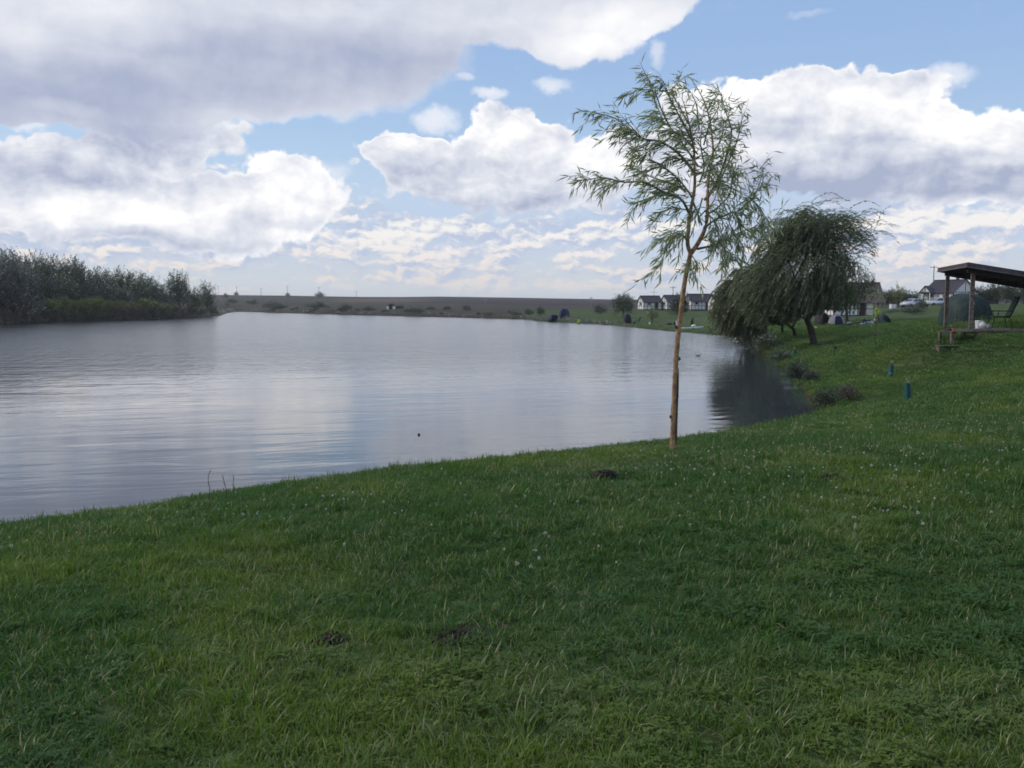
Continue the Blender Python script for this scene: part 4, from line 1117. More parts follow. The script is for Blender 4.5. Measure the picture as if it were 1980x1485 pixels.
def low_table():
    c = spot(1852, 28.2); root = empty('low_table', c, R(8), 'low wooden plank table on the grass at the front of the shelter', 'table')
    for i in range(6): MB().box((0, -.34 + i * .135, .30 + random.uniform(-.003, .003)), (.98, .125, .028)).build('tabletop_board', M_deck, root)
    for x in (-.42, .42):
        for y in (-.3, .3): MB().box((x, y, .11), (.07, .07, .35)).build('leg', M_postwood, root)
        MB().box((x, 0, .265), (.05, .7, .04)).build('rail', M_postwood, root)
low_table()
c = spot(1838, 27.6); st = empty('plank_step', c, R(4), 'pale plank step lying left of the low table', 'step')
MB().box((0, 0, .13), (.9, .22, .03)).build('tread', M_deck, st)
for x in (-.4, .4): MB().box((x, 0, .05), (.05, .2, .13)).build('riser', M_postwood, st)
def bag(name, px, d, w, h, mat, label, cat, dz=0, lie=0):
    c = spot(px, d, dz); rng = random.Random(px); root = empty(name, c, rng.uniform(0, 3), label, cat)
    m = MB().ball((0, 0, h * .46), (w / 2, w * .36, h * .52), 12, 8)
    for v in m.bm.verts:
        if v.co.z < .01: v.co.z = 0
        v.co.x *= 1 + .14 * math.sin(9 * v.co.z / h + px); v.co.y *= 1 + .12 * math.cos(7 * v.co.x / w)
    m.build('body', mat, root, smooth=True)
    MB().tube([(-w * .18, 0, h * .86), (-w * .1, 0, h * 1.08), (w * .1, 0, h * 1.08), (w * .18, 0, h * .86)], .012, 6).build('handle', mat, root)
def tub(name, px, d, r, h, mat, label, cat, dz=0, lid=None):
    c = spot(px, d, dz); root = empty(name, c, 0, label, cat)
    MB().tube([(0, 0, 0), (0, 0, h * .9), (0, 0, h)], [r * .85, r, r * 1.06], 14).build('body', mat, root)
    MB().cyl((0, 0, h + .002), (0, 0, h + .03), r * 1.08, r * 1.0, 14).build('lid', lid or mat, root)
ft = .15
bag('red_bag', 1843, 28.1, .22, .13, M_red, 'red bag lying on the low wooden table', 'bag', .314)
bag('black_bag', 1834, 28.2, .30, .16, M_black, 'black bag on the left end of the low table', 'bag', .314)
tub('white_tub', 1892, 30.2, .12, .24, M_white_pl, 'white lidded tub on the shelter floor by the middle post', 'tub', ft)
bag('white_bag', 1900, 29.9, .26, .22, M_white_pl, 'white carrier bag beside the white tub', 'bag', ft)
bag('pale_bag', 1911, 29.8, .22, .16, M_grey_cloth, 'small grey bag between white bag and camp chair', 'bag', ft)

def bivvy(px, d, w, h, dep, rz, mats, label, ribs=3, power=2.6, name='dome_tent', door=True, group=None):
    c = spot(px, d, -.03); root = empty(name, c, rz, label, 'tent', group)
    m = MB(); nu, nv = 28, 12; rings = []
    for j in range(nv):
        t = j / (nv - 1) * math.pi / 2; z = h * math.sin(t) ** (2 / power) ; k = max(math.cos(t), 1e-4) ** (2 / power)
        ring = []
        for i in range(nu):
            a = 2 * math.pi * i / nu; sc_ = (abs(math.cos(a)) ** 2.4 + abs(math.sin(a)) ** 2.4) ** (-1 / 2.4)
            sag = 1 - .035 * math.sin(a * ribs * 2) ** 2
            ring.append(m.bm.verts.new((math.cos(a) * sc_ * w / 2 * k * sag, math.sin(a) * sc_ * dep / 2 * k * sag, z)))
        rings.append(ring)
    for r0, r1 in zip(rings, rings[1:]):
        for i in range(nu): m.bm.faces.new((r0[i], r0[(i + 1) % nu], r1[(i + 1) % nu], r1[i]))
    m.bm.faces.new(rings[-1])
    m.build('shell', mats[0], root, smooth=True)
    for i in range(ribs):
        a = math.pi * (i + .5) / ribs; pts = []
        for j in range(21):
            t = math.pi * j / 20; sg = 1 if math.cos(t) >= 0 else -1
            k = abs(math.cos(t)) ** (2 / power) * sg; sc_ = (abs(math.cos(a)) ** 2.4 + abs(math.sin(a)) ** 2.4) ** (-1 / 2.4)
            pts.append((math.cos(a) * sc_ * w / 2 * k * .985, math.sin(a) * sc_ * dep / 2 * k * .985, h * abs(math.sin(t)) ** (2 / power) + .012))
        MB().tube(pts, .014, 6).build('pole', M_steel, root)
    if door:
        m = MB(); f = []
        for j in range(9):
            t = j / 8 * 1.05; z = h * math.sin(t) ** (2 / power); k = max(math.cos(t), 1e-4) ** (2 / power)
            hw = w * .24 * (1 - .45 * (j / 8) ** 2)
            y = -dep / 2 * k - .03
            f.append((m.bm.verts.new((-hw, y, z)), m.bm.verts.new((hw, y, z))))
        for a_, b_ in zip(f, f[1:]): m.bm.faces.new((a_[0], a_[1], b_[1], b_[0]))
        bmesh.ops.solidify(m.bm, geom=m.bm.faces[:], thickness=.012)
        m.build('door', mats[1], root)
    MB().box((0, 0, .02), (w * .97, dep * .97, .02)).build('groundsheet', mats[1], root)
    return root
bivvy(1864, 38, 1.85, 1.42, 2.1, R(16), (M_green_cloth, M_mesh_green), 'dark green dome tent behind the open shelter', 4, 2.9)
def camp_chair(px, d, rz, w, label, back_h=.62, seat_z=.40, mat=M_black, dz=0, seat_l=.5, recline=.25, frame=M_green_dark):
    c = spot(px, d, dz); root = empty('camp_chair', c, rz, label, 'chair')
    hw = w / 2; z = seat_z
    MB().box((seat_l / 2 - .02, 0, z), (seat_l, w - .06, .05), bevel=.015).build('seat', mat, root)
    b0 = Vector((0, 0, z)); b1 = Vector((-recline, 0, z + back_h))
    MB().bar(b0 + Vector((-.02, 0, .03)), b1, w - .08, .05).build('backrest', mat, root)
    MB().box((b1.x - .01, 0, b1.z + .03), (.07, w - .16, .13), bevel=.02).build('headrest', mat, root)
    for s in (-1, 1):
        MB().tube([(seat_l, s * hw, z), (0, s * hw, z), tuple(b1 + Vector((0, s * hw, 0)))], .014, 6).build('side_frame', frame, root)
        MB().tube([(seat_l - .06, s * hw, z), (seat_l + .02, s * hw, 0)], .014, 6).build('leg', frame, root)
        MB().tube([(.02, s * hw, z), (-.08, s * hw, 0)], .014, 6).build('leg', frame, root)
        MB().bar((-.06, s * hw, z + .20), (seat_l * .8, s * hw, z + .20), .05, .03).build('armrest', mat, root)
        MB().tube([(seat_l * .7, s * hw, z), (seat_l * .7, s * hw, z + .19)], .012, 6).build('arm_support', frame, root)
camp_chair(1947, 30.6, R(168), .56, 'tall dark camp chair on the shelter floor facing the lake', .60, .40, M_green_dark, dz=.13, seat_l=.55)

# ------------------------------------------------------------------ angler camps
bivvy(1589, 75, 1.15, 1.05, 1.4, R(10), (M_brown_cloth, M_black), 'dark brown bivvy tent right behind the leaning willow trunk', 3, 2.4)
bivvy(1617, 74, 1.35, .85, 1.5, R(-5), (M_grey_cloth, M_navy), 'light grey tent with navy front behind the willows', 3, 2.0)
bivvy(1704, 71, 1.35, .98, 1.5, R(25), (M_green_cloth, M_green_dark), 'low dark green tent on the lawn right of the blue cool box', 3, 1.7)
def cooler(px, d):
    c = spot(px, d); root = empty('cool_box', c, R(8), 'blue cool box with white lid on the lawn by the green tent', 'cool box')
    MB().box((0, 0, .15), (.56, .34, .29), bevel=.02).build('body', M_blue_pl, root)
    MB().box((0, 0, .325), (.58, .36, .05), bevel=.015).build('lid', M_white_pl, root)
    MB().tube([(-.29, 0, .22), (-.31, 0, .4), (.31, 0, .4), (.29, 0, .22)], .012, 6).build('handle', M_white_pl, root)
cooler(1679, 62)
tub('white_bucket', 1651, 66, .13, .2, M_white_pl, 'white bucket on the lawn left of the blue cool box', 'bucket')
bag('grey_bag', 1667, 67, .42, .42, M_grey_cloth, 'grey bag standing just left of the blue cool box', 'bag')
bag('dark_bag', 1659, 67, .40, .28, M_green_dark, 'dark green bag between white bucket and grey bag', 'bag')
bag('black_bag', 1671, 68.5, .6, .72, M_black, 'tall black bag behind the blue cool box', 'bag')
def trolley(px, d):
    c = spot(px, d); root = empty('tackle_barrow', c, R(5), 'dark low tackle barrow with white sack on the lawn', 'barrow')
    MB().box((0, 0, .2), (.72, .4, .05)).build('tray', M_black, root)
    w = MB().cyl((-.36, -.04, .12), (-.36, .04, .12), .12, sides=14).build('wheel', M_tyre, root)
    for s in (-1, 1):
        MB().tube([(.0, s * .16, .2), (.45, s * .2, .26), (.62, s * .2, .3)], .015, 6).build('handle', M_steel, root)
        MB().tube([(.2, s * .16, .2), (.24, s * .17, 0)], .015, 6).build('leg', M_steel, root)
trolley(1640, 62)
bag('white_sack', 1643, 62, .4, .18, M_grey_cloth, 'pale sack lying on the tackle barrow', 'sack', .225)
tub('white_canister', 1577, 69, .1, .2, M_white_pl, 'white canister just right of the leaning willow trunk', 'canister')
for px, d, lab in ((1521, 66, 'white unhooking tray on the grass between the willow trunks, left one'), (1546, 67, 'white unhooking tray on the grass between the willow trunks, right one')):
    c = spot(px, d); t_ = empty('fishing_tray', c, R(4), lab, 'tray')
    MB().box((0, 0, .03), (.46, .26, .05), bevel=.012).build('base', M_white_pl, t_); MB().box((0, 0, .058), (.38, .2, .01)).build('pad', M_grey_cloth, t_)
c = spot(1726, 128); wb = empty('white_box', c, R(12), 'square white box standing at the edge of the car park', 'box')
MB().box((0, 0, .33), (.78, .5, .64)).build('body', M_white_pl, wb); MB().box((0, 0, .665), (.82, .54, .03)).build('lid', M_white_pl, wb)
tub('red_barrel', 1724, 136, .3, .85, M_red, 'red barrel behind the square white box', 'barrel')

def rods():
    a = P(1672, 642.5, 56); b = P(1556, 651, 51)
    c = on_ground(a[0], a[1]); root = empty('rod_pod', c, 0, 'rod stand holding two fishing rods on the lawn right of the willow', 'rod stand')
    o = np.array(root.location)
    top = []
    for i, t in enumerate((.12, .42)):
        p = a + (b - a) * t; g = on_ground(p[0], p[1]); q = np.array([p[0], p[1], g[2] + .42 - .08 * i]) - o
        for s in (-1, 1): MB().tube([(q[0], q[1] + s * .28, g[2] - o[2] - .05), (q[0], q[1] + s * .22, q[2])], .016, 6).build('leg', M_steel, root)
        MB().tube([(q[0], q[1] - .3, q[2]), (q[0], q[1] + .3, q[2])], .014, 6).build('buzz_bar', M_steel, root); top.append(q + o)
    for s, lab in ((-1, 'dark fishing rod lying on the rod stand, nearer of the two'), (1, 'dark fishing rod lying on the rod stand, farther of the two')):
        p0 = top[0] + np.array([.7, s * .2, .06 + .02]); dv = top[1] - top[0]; dv = dv / np.linalg.norm(dv)
        r_ = empty('fishing_rod', p0, 0, lab, 'fishing rod', 'fishing rods on the stand')
        MB().tube([(0, 0, 0), tuple(dv * 1.2 + np.array([0, 0, .0])), tuple(dv * 3.6 + np.array([0, 0, .12]))], [.022, .014, .005], 6).build('blank', M_black, r_)
        MB().tube([(0, 0, 0), tuple(dv * .6)], .026, 8).build('grip', M_black, r_)
        MB().cyl(tuple(dv * .65 + np.array([0, -.05, -.06])), tuple(dv * .65 + np.array([0, .05, -.06])), .045, sides=10).build('reel', M_steel, r_)
rods()
c = spot(1613, 39); bs = empty('bank_stick', c, 0, 'thin dark forked stick with bite alarm on the slope below the rods', 'stick')
MB().tube([(0, 0, -.05), (.03, 0, .42)], .014, 6).build('rod', M_black, bs); MB().box((.03, 0, .45), (.12, .05, .07)).build('alarm', M_black, bs)
MB().tube([(-.07, 0, .54), (-.03, 0, .47), (.09, 0, .47), (.13, 0, .54)], .012, 6).build('fork', M_black, bs)

def tree_guard(px, d, h, r, tilt, label):
    c = spot(px, d, -.02); root = empty('tree_guard', c, R(20), label, 'tree guard', 'teal plastic tree guards on the lawn')
    root.rotation_euler.x = tilt[0]; root.rotation_euler.y = tilt[1]
    m = MB(); n = 4
    outr = [(math.cos(math.pi / 4 + i * math.pi / 2) * r * 1.2, math.sin(math.pi / 4 + i * math.pi / 2) * r * 1.2) for i in range(4)]
    # rounded square tube, open at the top
    ring = []
    for i in range(20):
        a = 2 * math.pi * i / 20; k = (abs(math.cos(a)) ** 4 + abs(math.sin(a)) ** 4) ** (-.25) * r; ring.append((math.cos(a) * k, math.sin(a) * k))
    lv = []
    for z, s in ((0, 1), (h, 1), (h + .008, 1.05), (h, .9), (.02, .9)):
        lv.append([m.bm.verts.new((x * s, y * s, z)) for x, y in ring])
    for a, b in zip(lv, lv[1:]):
        for i in range(20): m.bm.faces.new((a[i], a[(i + 1) % 20], b[(i + 1) % 20], b[i]))
    m.build('tube', M_teal, root)
    MB().box((r * 1.25, 0, h * .42), (.025, .025, h * .9)).build('stake', M_postwood, root)
    MB().tube([(0, 0, 0), (.01, 0, h + .12)], [.008, .004], 6).build('sapling_stem', M_bark, root)
    rng = np.random.default_rng(px); n = 26
    Pn = np.stack([rng.normal(0, .02, n), rng.normal(0, .02, n), rng.uniform(h - .02, h + .10, n)], 1)
    leaf_obj('leaves', Pn, rng.normal(size=(n, 3)) + [0, 0, .8], .06, .022, M_leaf_young, root, rng)
tree_guard(1755, 19.2, .42, .052, (R(0), R(-4)), 'teal plastic tree guard nearest the camera, tilted a little left')
tree_guard(1721, 26.2, .46, .062, (R(1), R(2)), 'teal plastic tree guard standing upright behind the nearest one')
tree_guard(1535, 43, .36, .07, (0, R(2)), 'small teal tree guard close to the water below the willows')

def sapling():
    rng = np.random.default_rng(77); b = P(1690, 705, 33); c = on_ground(b[0], b[1])
    root = empty('sapling_tree', c, 0, 'very thin young tree with a sparse yellowish top on the lawn right of the willows', 'tree'); org = np.array(root.location)
    l = smooth_line(np.array([P(a, q, 33) for a, q in ((1690, 706), (1691, 670), (1694, 630), (1697, 590), (1694, 556))]) - org, 24)
    MB().tube(l, np.linspace(.016, .005, 24), 6).build('trunk', M_bark, root)
    LP, LD = [], []
    for k in range(34):
        p = l[rng.integers(13, 24)] + 0; dr = norm(np.array([rng.normal(), rng.normal(), .7])); L = rng.uniform(.2, .55)
        for s_ in range(8):
            dr = norm(dr + np.array([-.05, 0, -.22])); q = p + dr * L / 8
            for r_ in range(2): LP.append(p + (q - p) * rng.random()); LD.append(dr + rng.normal(size=3) * .4)
            p = q
    leaf_obj('crown', np.array(LP), np.array(LD), rng.uniform(.07, .11, len(LP)), .018, M_leaf_young, root, rng)
sapling()

# ------------------------------------------------------------------ people
def person(px, d, pose, label, rz=0, top=M_hivis, dz=0):
    c = spot(px, d, dz); root = empty('person', c, rz, label, 'person')
    if pose == 'stand':
        J = {'pel': (0, 0, .95, .135), 'sp': (0, .01, 1.15, .125), 'ch': (0, .0, 1.36, .155), 'nk': (0, 0, 1.50, .06), 'hd': (0, -.02, 1.60, .09), 'ht': (0, -.01, 1.70, .085),
             'hl': (-.10, 0, .90, .095), 'kl': (-.11, -.03, .50, .065), 'al': (-.12, .02, .09, .042), 'tl': (-.13, -.14, .04, .035), 'hr': (.10, 0, .90, .095), 'kr': (.12, -.02, .50, .065), 'ar': (.14, .03, .09, .042), 'tr': (.16, -.13, .04, .035),
             'shl': (-.19, 0, 1.42, .065), 'el': (-.25, .02, 1.14, .048), 'wl': (-.22, -.14, .92, .034), 'fl': (-.20, -.19, .85, .03), 'shr': (.19, 0, 1.42, .065), 'er': (.26, .02, 1.14, .048), 'wr': (.24, -.10, .90, .034), 'fr': (.23, -.14, .83, .03)}
        split = .96
    else:
        J = {'pel': (0, .05, .42, .135), 'sp': (0, .08, .62, .13), 'ch': (0, .04, .84, .155), 'nk': (0, .0, .98, .06), 'hd': (0, -.03, 1.08, .09), 'ht': (0, -.02, 1.18, .085),
             'hl': (-.10, .0, .42, .095), 'kl': (-.13, -.42, .46, .065), 'al': (-.14, -.44, .09, .042), 'tl': (-.15, -.58, .04, .035), 'hr': (.10, .0, .42, .095), 'kr': (.14, -.40, .46, .065), 'ar': (.15, -.40, .09, .042), 'tr': (.16, -.55, .04, .035),
             'shl': (-.19, .04, .90, .065), 'el': (-.24, -.08, .66, .048), 'wl': (-.16, -.30, .56, .034), 'fl': (-.13, -.37, .54, .03), 'shr': (.19, .04, .90, .065), 'er': (.25, -.08, .66, .048), 'wr': (.17, -.30, .58, .034), 'fr': (.14, -.37, .56, .03)}
        split = .47
    names = list(J); E = [('pel', 'sp'), ('sp', 'ch'), ('ch', 'nk'), ('nk', 'hd'), ('hd', 'ht'), ('pel', 'hl'), ('hl', 'kl'), ('kl', 'al'), ('al', 'tl'), ('pel', 'hr'), ('hr', 'kr'), ('kr', 'ar'), ('ar', 'tr'),
                         ('ch', 'shl'), ('shl', 'el'), ('el', 'wl'), ('wl', 'fl'), ('ch', 'shr'), ('shr', 'er'), ('er', 'wr'), ('wr', 'fr')]
    me = bpy.data.meshes.new('body'); me.from_pydata([J[n][:3] for n in names], [(names.index(a), names.index(b)) for a, b in E], [])
    o = add_obj('body', me, top, root); me.materials.append(M_trouser); me.materials.append(M_skin)
    sk = o.modifiers.new('skin', 'SKIN'); ss = o.modifiers.new('sub', 'SUBSURF'); ss.levels = ss.render_levels = 2
    for i, n in enumerate(names): me.skin_vertices[0].data[i].radius = (J[n][3], J[n][3] * .85); me.skin_vertices[0].data[i].use_root = (n == 'pel')
    dg = bpy.context.evaluated_depsgraph_get(); ev = o.evaluated_get(dg)
    m2 = bpy.data.meshes.new_from_object(ev); o.modifiers.clear(); o.data = m2
    hz = J['nk'][2]
    for p in m2.polygons:
        x, y, z = p.center; p.use_smooth = True
        hand = min((Vector(p.center) - Vector(J[k][:3])).length for k in ('fl', 'fr', 'wl', 'wr')) < .05
        leg = (z < split) if pose == 'stand' else (z < split or (y < -.12 and z < .55))
        arm = min((Vector(p.center) - Vector(J[k][:3])).length for k in ('el', 'er', 'wl', 'wr', 'fl', 'fr')) < .16
        p.material_index = 2 if (z > hz or hand) else (1 if leg and not arm else 0)
    h = J['ht']
    MB().ball((h[0], h[1] + .012, h[2] + .015), (.092, .10, .075), 12, 8).build('hair', M_hair, root, smooth=True)
    MB().box((J['hd'][0], J['hd'][1] - .093, J['hd'][2]), (.022, .03, .04), bevel=.006).build('nose', M_skin, root)
    for k in ('fl', 'fr'):
        f = Vector(J[k][:3]); s = -1 if k == 'fl' else 1
        for i in range(4): MB().tube([f + Vector((s * (.02 - i * .013), -.01, -.01)), f + Vector((s * (.018 - i * .013), -.03, -.05 - .004 * (i in (1, 2)))), f + Vector((s * (.012 - i * .012), -.022, -.08))], [.008, .008, .006], 5).build('finger', M_skin, o)
        MB().tube([f + Vector((-s * .02, -.02, .01)), f + Vector((-s * .035, -.04, -.025))], [.009, .007], 5).build('thumb', M_skin, o)
    return root
person(1696, 68.5, 'stand', 'person standing in a yellow-green hi-vis top and dark trousers by the green tent', R(10))
person(1119, 136, 'sit', 'person in a bright yellow-green top sitting by the far water', R(-40))
c = spot(1119, 136.05); sb = empty('tackle_box_seat', c, R(-40), 'dark seat box under the sitting person in yellow-green', 'seat box')
MB().box((0, .1, .15), (.4, .34, .30), bevel=.02).build('body', M_black, sb); MB().box((0, .1, .315), (.42, .36, .03)).build('cushion', M_black, sb)

# far shore camps
gfar = None
bivvy(1070, 150, 2.3, 1.0, 2.4, R(10), (M_navy, M_black), 'low navy tent on the far shore left of the blue shelter', 3, 2.2)
bivvy(1091, 152, 1.9, 1.65, 2.0, R(-10), (M_blue_cloth, M_navy), 'tall blue shelter tent on the far shore', 4, 2.8)
bivvy(1213, 126, 1.15, 1.45, 1.4, R(10), (M_black, M_navy), 'black upright bivvy at the foot of the round green tree', 3, 2.4)
camp_chair(1235, 124, R(200), .5, 'small black chair on the far lawn right of the black bivvy', .5, .38)
bag('tackle_bag', 1226, 121, .55, .35, M_navy, 'dark blue tackle bag just right of the black bivvy', 'bag')
tub('white_canister', 1256, 118, .11, .30, M_white_pl, 'white canister at the water below the yellowish small tree', 'canister')
bag('tackle_bag', 1294, 116, .8, .36, M_navy, 'dark tackle bag on the grass left of the young willow trunk', 'bag')
bag('tackle_bag', 1306, 116, .7, .45, M_black, 'black tackle bag with pale top right beside the young willow trunk', 'bag')
tub('white_canister', 1308, 115, .1, .5, M_white_pl, 'white canister beside the black tackle bag at the young trunk', 'canister')
camp_chair(1384, 104, R(190), .55, 'dark chair on the grass between the white boat and the willows', .55, .38)
tub('white_canister', 1382, 102, .12, .22, M_white_pl, 'white canister in front of the dark chair near the willows', 'canister')
bivvy(757, 296, 3.2, 1.8, 3.0, R(0), (M_green_dark, M_black), 'dark tent alone on the far shore below the ploughed field', 3, 2.2)
tub('white_barrel', 750, 290, .4, .9, M_white_pl, 'white barrel left of the lone tent on the far shore', 'barrel')
tub('white_barrel', 762, 289, .45, .9, M_white_pl, 'white barrel right of the lone tent on the far shore', 'barrel')

def boat():
    p = W(1334, 641); root = empty('rowing_boat', (p[0], p[1] + .2, .03), R(-6), 'small white rowing boat moored at the grassy far edge of the lake', 'boat')
    L, B, H = 2.9, 1.1, .36; n = 13
    def sec(t, inn=0):
        k = math.sin(math.pi * min(max(.10 + .80 * t, 0), 1)) ** .6 * (1 if t < .5 else (1 - ((t - .5) / .5) ** 2.4 * .93)); k = max(k, .05)
        x = -L / 2 + L * t; hw = B / 2 * k - inn; sh = H + .22 * max(t - .4, 0) ** 2 * 2
        pts = []
        for j in range(9):
            a = math.pi * j / 8; pts.append((x, -math.cos(a) * hw, inn + sh * (1 - math.sin(a) ** .7)))
        return pts
    m = MB(); R_ = [[m.bm.verts.new(q) for q in sec(i / (n - 1))] for i in range(n)]
    for a, b in zip(R_, R_[1:]):
        for j in range(8): m.bm.faces.new((a[j], a[j + 1], b[j + 1], b[j]))
    m.bm.faces.new(R_[0]); m.bm.faces.new(R_[-1])
    bmesh.ops.recalc_face_normals(m.bm, faces=m.bm.faces[:]); bmesh.ops.solidify(m.bm, geom=m.bm.faces[:], thickness=.03)
    m.build('hull', M_white_pl, root, smooth=True)
    for s in (0, 8): MB().tube([sec(i / (n - 1))[s] for i in range(n)], .028, 6).build('gunwale', M_white_pl, root)
    for t in (.25, .6): MB().box((-L / 2 + L * t, 0, .24), (.24, B * .84, .03)).build('thwart', M_postwood, root)
boat()
bag('white_sack', 1341, 101, .7, .34, M_white_pl, 'white sack on the grass directly behind the rowing boat', 'sack')

# on the water
p = W(810, 841); fl = empty('float_ball', (p[0], p[1], 0), 0, 'small black ball float on the water in mid-lake', 'float')
MB().ball((0, 0, .004), .030, 16, 12).build('ball', M_black, fl, smooth=True); MB().cyl((0, 0, .03), (0, 0, .045), .006, .005, 6).build('eyelet', M_black, fl)
p = W(1350, 688); bd = empty('water_bird', (p[0], p[1], 0), R(160), 'small pale bird swimming near the willow reflection', 'bird')
m = MB().ball((0, 0, .035), (.13, .06, .055), 14, 10)
for v in m.bm.verts:
    if v.co.x < -.06: v.co.z += (-.06 - v.co.x) * .6; v.co.y *= .6
m.build('body', M_bird, bd, smooth=True)
MB().tube([(.09, 0, .05), (.12, 0, .10), (.135, 0, .13)], [.03, .02, .018], 8).build('neck', M_bird, bd, smooth=True)
hd = MB().ball((.14, 0, .14), (.032, .022, .022), 10, 8).build('head', M_bird, bd, smooth=True); MB().tube([(.165, 0, .138), (.205, 0, .13)], [.009, .003], 6).build('beak', M_postwood, bd)
MB().tube([(-.10, 0, .065), (-.17, 0, .10)], [.03, .006], 6).build('tail', M_bird, bd)

# ------------------------------------------------------------------ grass
def grass_mat(name, far=False):
    m, s = new_mat(name)
    out = s.new('ShaderNodeOutputMaterial')
    at = s.new('ShaderNodeAttribute'); at.attribute_name = 'tint'
    geo = s.new('ShaderNodeNewGeometry'); pos = geo.outputs['Position']
    big = s.noise(pos, .55, 4, .6); mid = s.noise(pos, 3.2, 3, .6)
    t = at.outputs['Fac']
    green = s.mix(s.m('ADD', s.m('MULTIPLY', t, .6), s.m('MULTIPLY', mid, .4)), G1, G2)
    green = s.mix(s.m('MULTIPLY', s.smooth(big, .48, .66), .8), green, GY)
    green = s.mix(s.m('MULTIPLY', s.smooth(s.noise(pos, 1.1, 3, .6), .50, .68), .4), green, GB)
    # straw-coloured dead blades, more of them in dry patches
    dryf = s.m('ADD', .90, s.m('MULTIPLY', s.m('SUBTRACT', .5, s.noise(s.v('ADD', pos, (31, 7, 0)), .9, 3, .6)), .65))
    c = s.mix(s.m('MULTIPLY', s.m('GREATER_THAN', t, dryf), .8), green, GS)
    d = s.new('ShaderNodeBsdfDiffuse'); tr = s.new('ShaderNodeBsdfTranslucent'); g = s.new('ShaderNodeBsdfGlossy')
    g.inputs['Roughness'].default_value = .42; s.put(g.inputs[0], (.55, .58, .55))
    s.put(d.inputs[0], c); s.put(tr.inputs[0], s.mix(1.0, c, (1.1, 1.5, .5), 'MULTIPLY'))
    a = s.new('ShaderNodeMixShader'); a.inputs[0].default_value = .35
    s.l.new(d.outputs[0], a.inputs[1]); s.l.new(tr.outputs[0], a.inputs[2])
    b = s.new('ShaderNodeMixShader'); b.inputs[0].default_value = .05
    s.l.new(a.outputs[0], b.inputs[1]); s.l.new(g.outputs[0], b.inputs[2]); s.l.new(b.outputs[0], out.inputs[0])
    return m
G1, G2, GY, GB, GS = (.046, .106, .020), (.092, .172, .044), (.165, .220, .034), (.082, .140, .062), (.36, .30, .17)
M_grass = grass_mat('lawn_blades')
M_reed = leaf_mat('reed_blades', (.060, .058, .030), (.12, .11, .065), (.16, .13, .09), trans=.2, wscale=.2)
def blades(n, rad, h0, h1, w, seed, lean=.5, comb=(0, 0), segs=3, flat=0.0):
    rng = np.random.default_rng(seed)
    a = rng.uniform(0, 2 * math.pi, n); r_ = rad * np.sqrt(rng.random(n))
    base = np.stack([np.cos(a) * r_, np.sin(a) * r_, np.full(n, -.004)], 1)
    th = rng.uniform(0, 2 * math.pi, n); ln = rng.uniform(h0, h1, n)
    dirh = np.stack([np.cos(th), np.sin(th), np.zeros(n)], 1) + np.array([comb[0], comb[1], 0])
    side = norm(np.stack([-dirh[:, 1], dirh[:, 0], np.zeros(n)], 1))
    le = rng.uniform(.1, 1.0, n) * lean + flat
    rows = []
    for i in range(segs + 1):
        t = i / segs
        ang = le * (.35 + t * 1.1)
        off = dirh * (ln * t * np.sin(ang))[:, None] + np.array([0, 0, 1.0]) * (ln * t * np.cos(ang))[:, None]
        wd = w * (1 - .15 * t if t < .5 else (1 - t) * 1.6 + .12) * rng.uniform(.7, 1.3, n)
        rows.append(np.stack([base + off - side * wd[:, None] / 2, base + off + side * wd[:, None] / 2], 1))
    V = np.stack(rows, 1).reshape(n, -1, 3)
    k = V.shape[1]; Q = []
    for i in range(segs): Q.append(np.array([2 * i, 2 * i + 1, 2 * i + 3, 2 * i + 2]))
    Q = (np.array(Q)[None] + (np.arange(n) * k)[:, None, None]).reshape(-1, 4)
    return V.reshape(-1, 3), Q, np.repeat(rng.random(n), k)
def clover(n, rad, seed):
    rng = np.random.default_rng(seed); Vs, Qs, Ts = [], [], []; c = 0
    for i in range(n):
        a = rng.uniform(0, 6.28); r_ = rad * math.sqrt(rng.random()); p = np.array([math.cos(a) * r_, math.sin(a) * r_, rng.uniform(.012, .035)])
        tz = rng.random() * .55; ph = rng.uniform(0, 6.28); s_ = rng.uniform(.004, .0065)
        for k in range(3):
            b = ph + k * 2.094; u = np.array([math.cos(b), math.sin(b), rng.uniform(-.1, .35)]); v = np.array([-math.sin(b), math.cos(b), rng.uniform(-.2, .2)])
            Vs += [p, p + u * s_ + v * s_ * .75, p + u * s_ * 2, p + u * s_ - v * s_ * .75]; Qs.append([c, c + 1, c + 2, c + 3]); Ts += [tz] * 4; c += 4
    return np.array(Vs), np.array(Qs), np.array(Ts)
def tuft_col(name, specs, mat):
    col = bpy.data.collections.new(name)
    for i, (V, Q, T) in enumerate(specs):
        me = fast_mesh('%s_%02d' % (name, i), V, Q, attrs={'tint': ('FLOAT', T)}); me.materials.append(mat)
        o = bpy.data.objects.new('%s_%02d' % (name, i), me); col.objects.link(o)
    return col
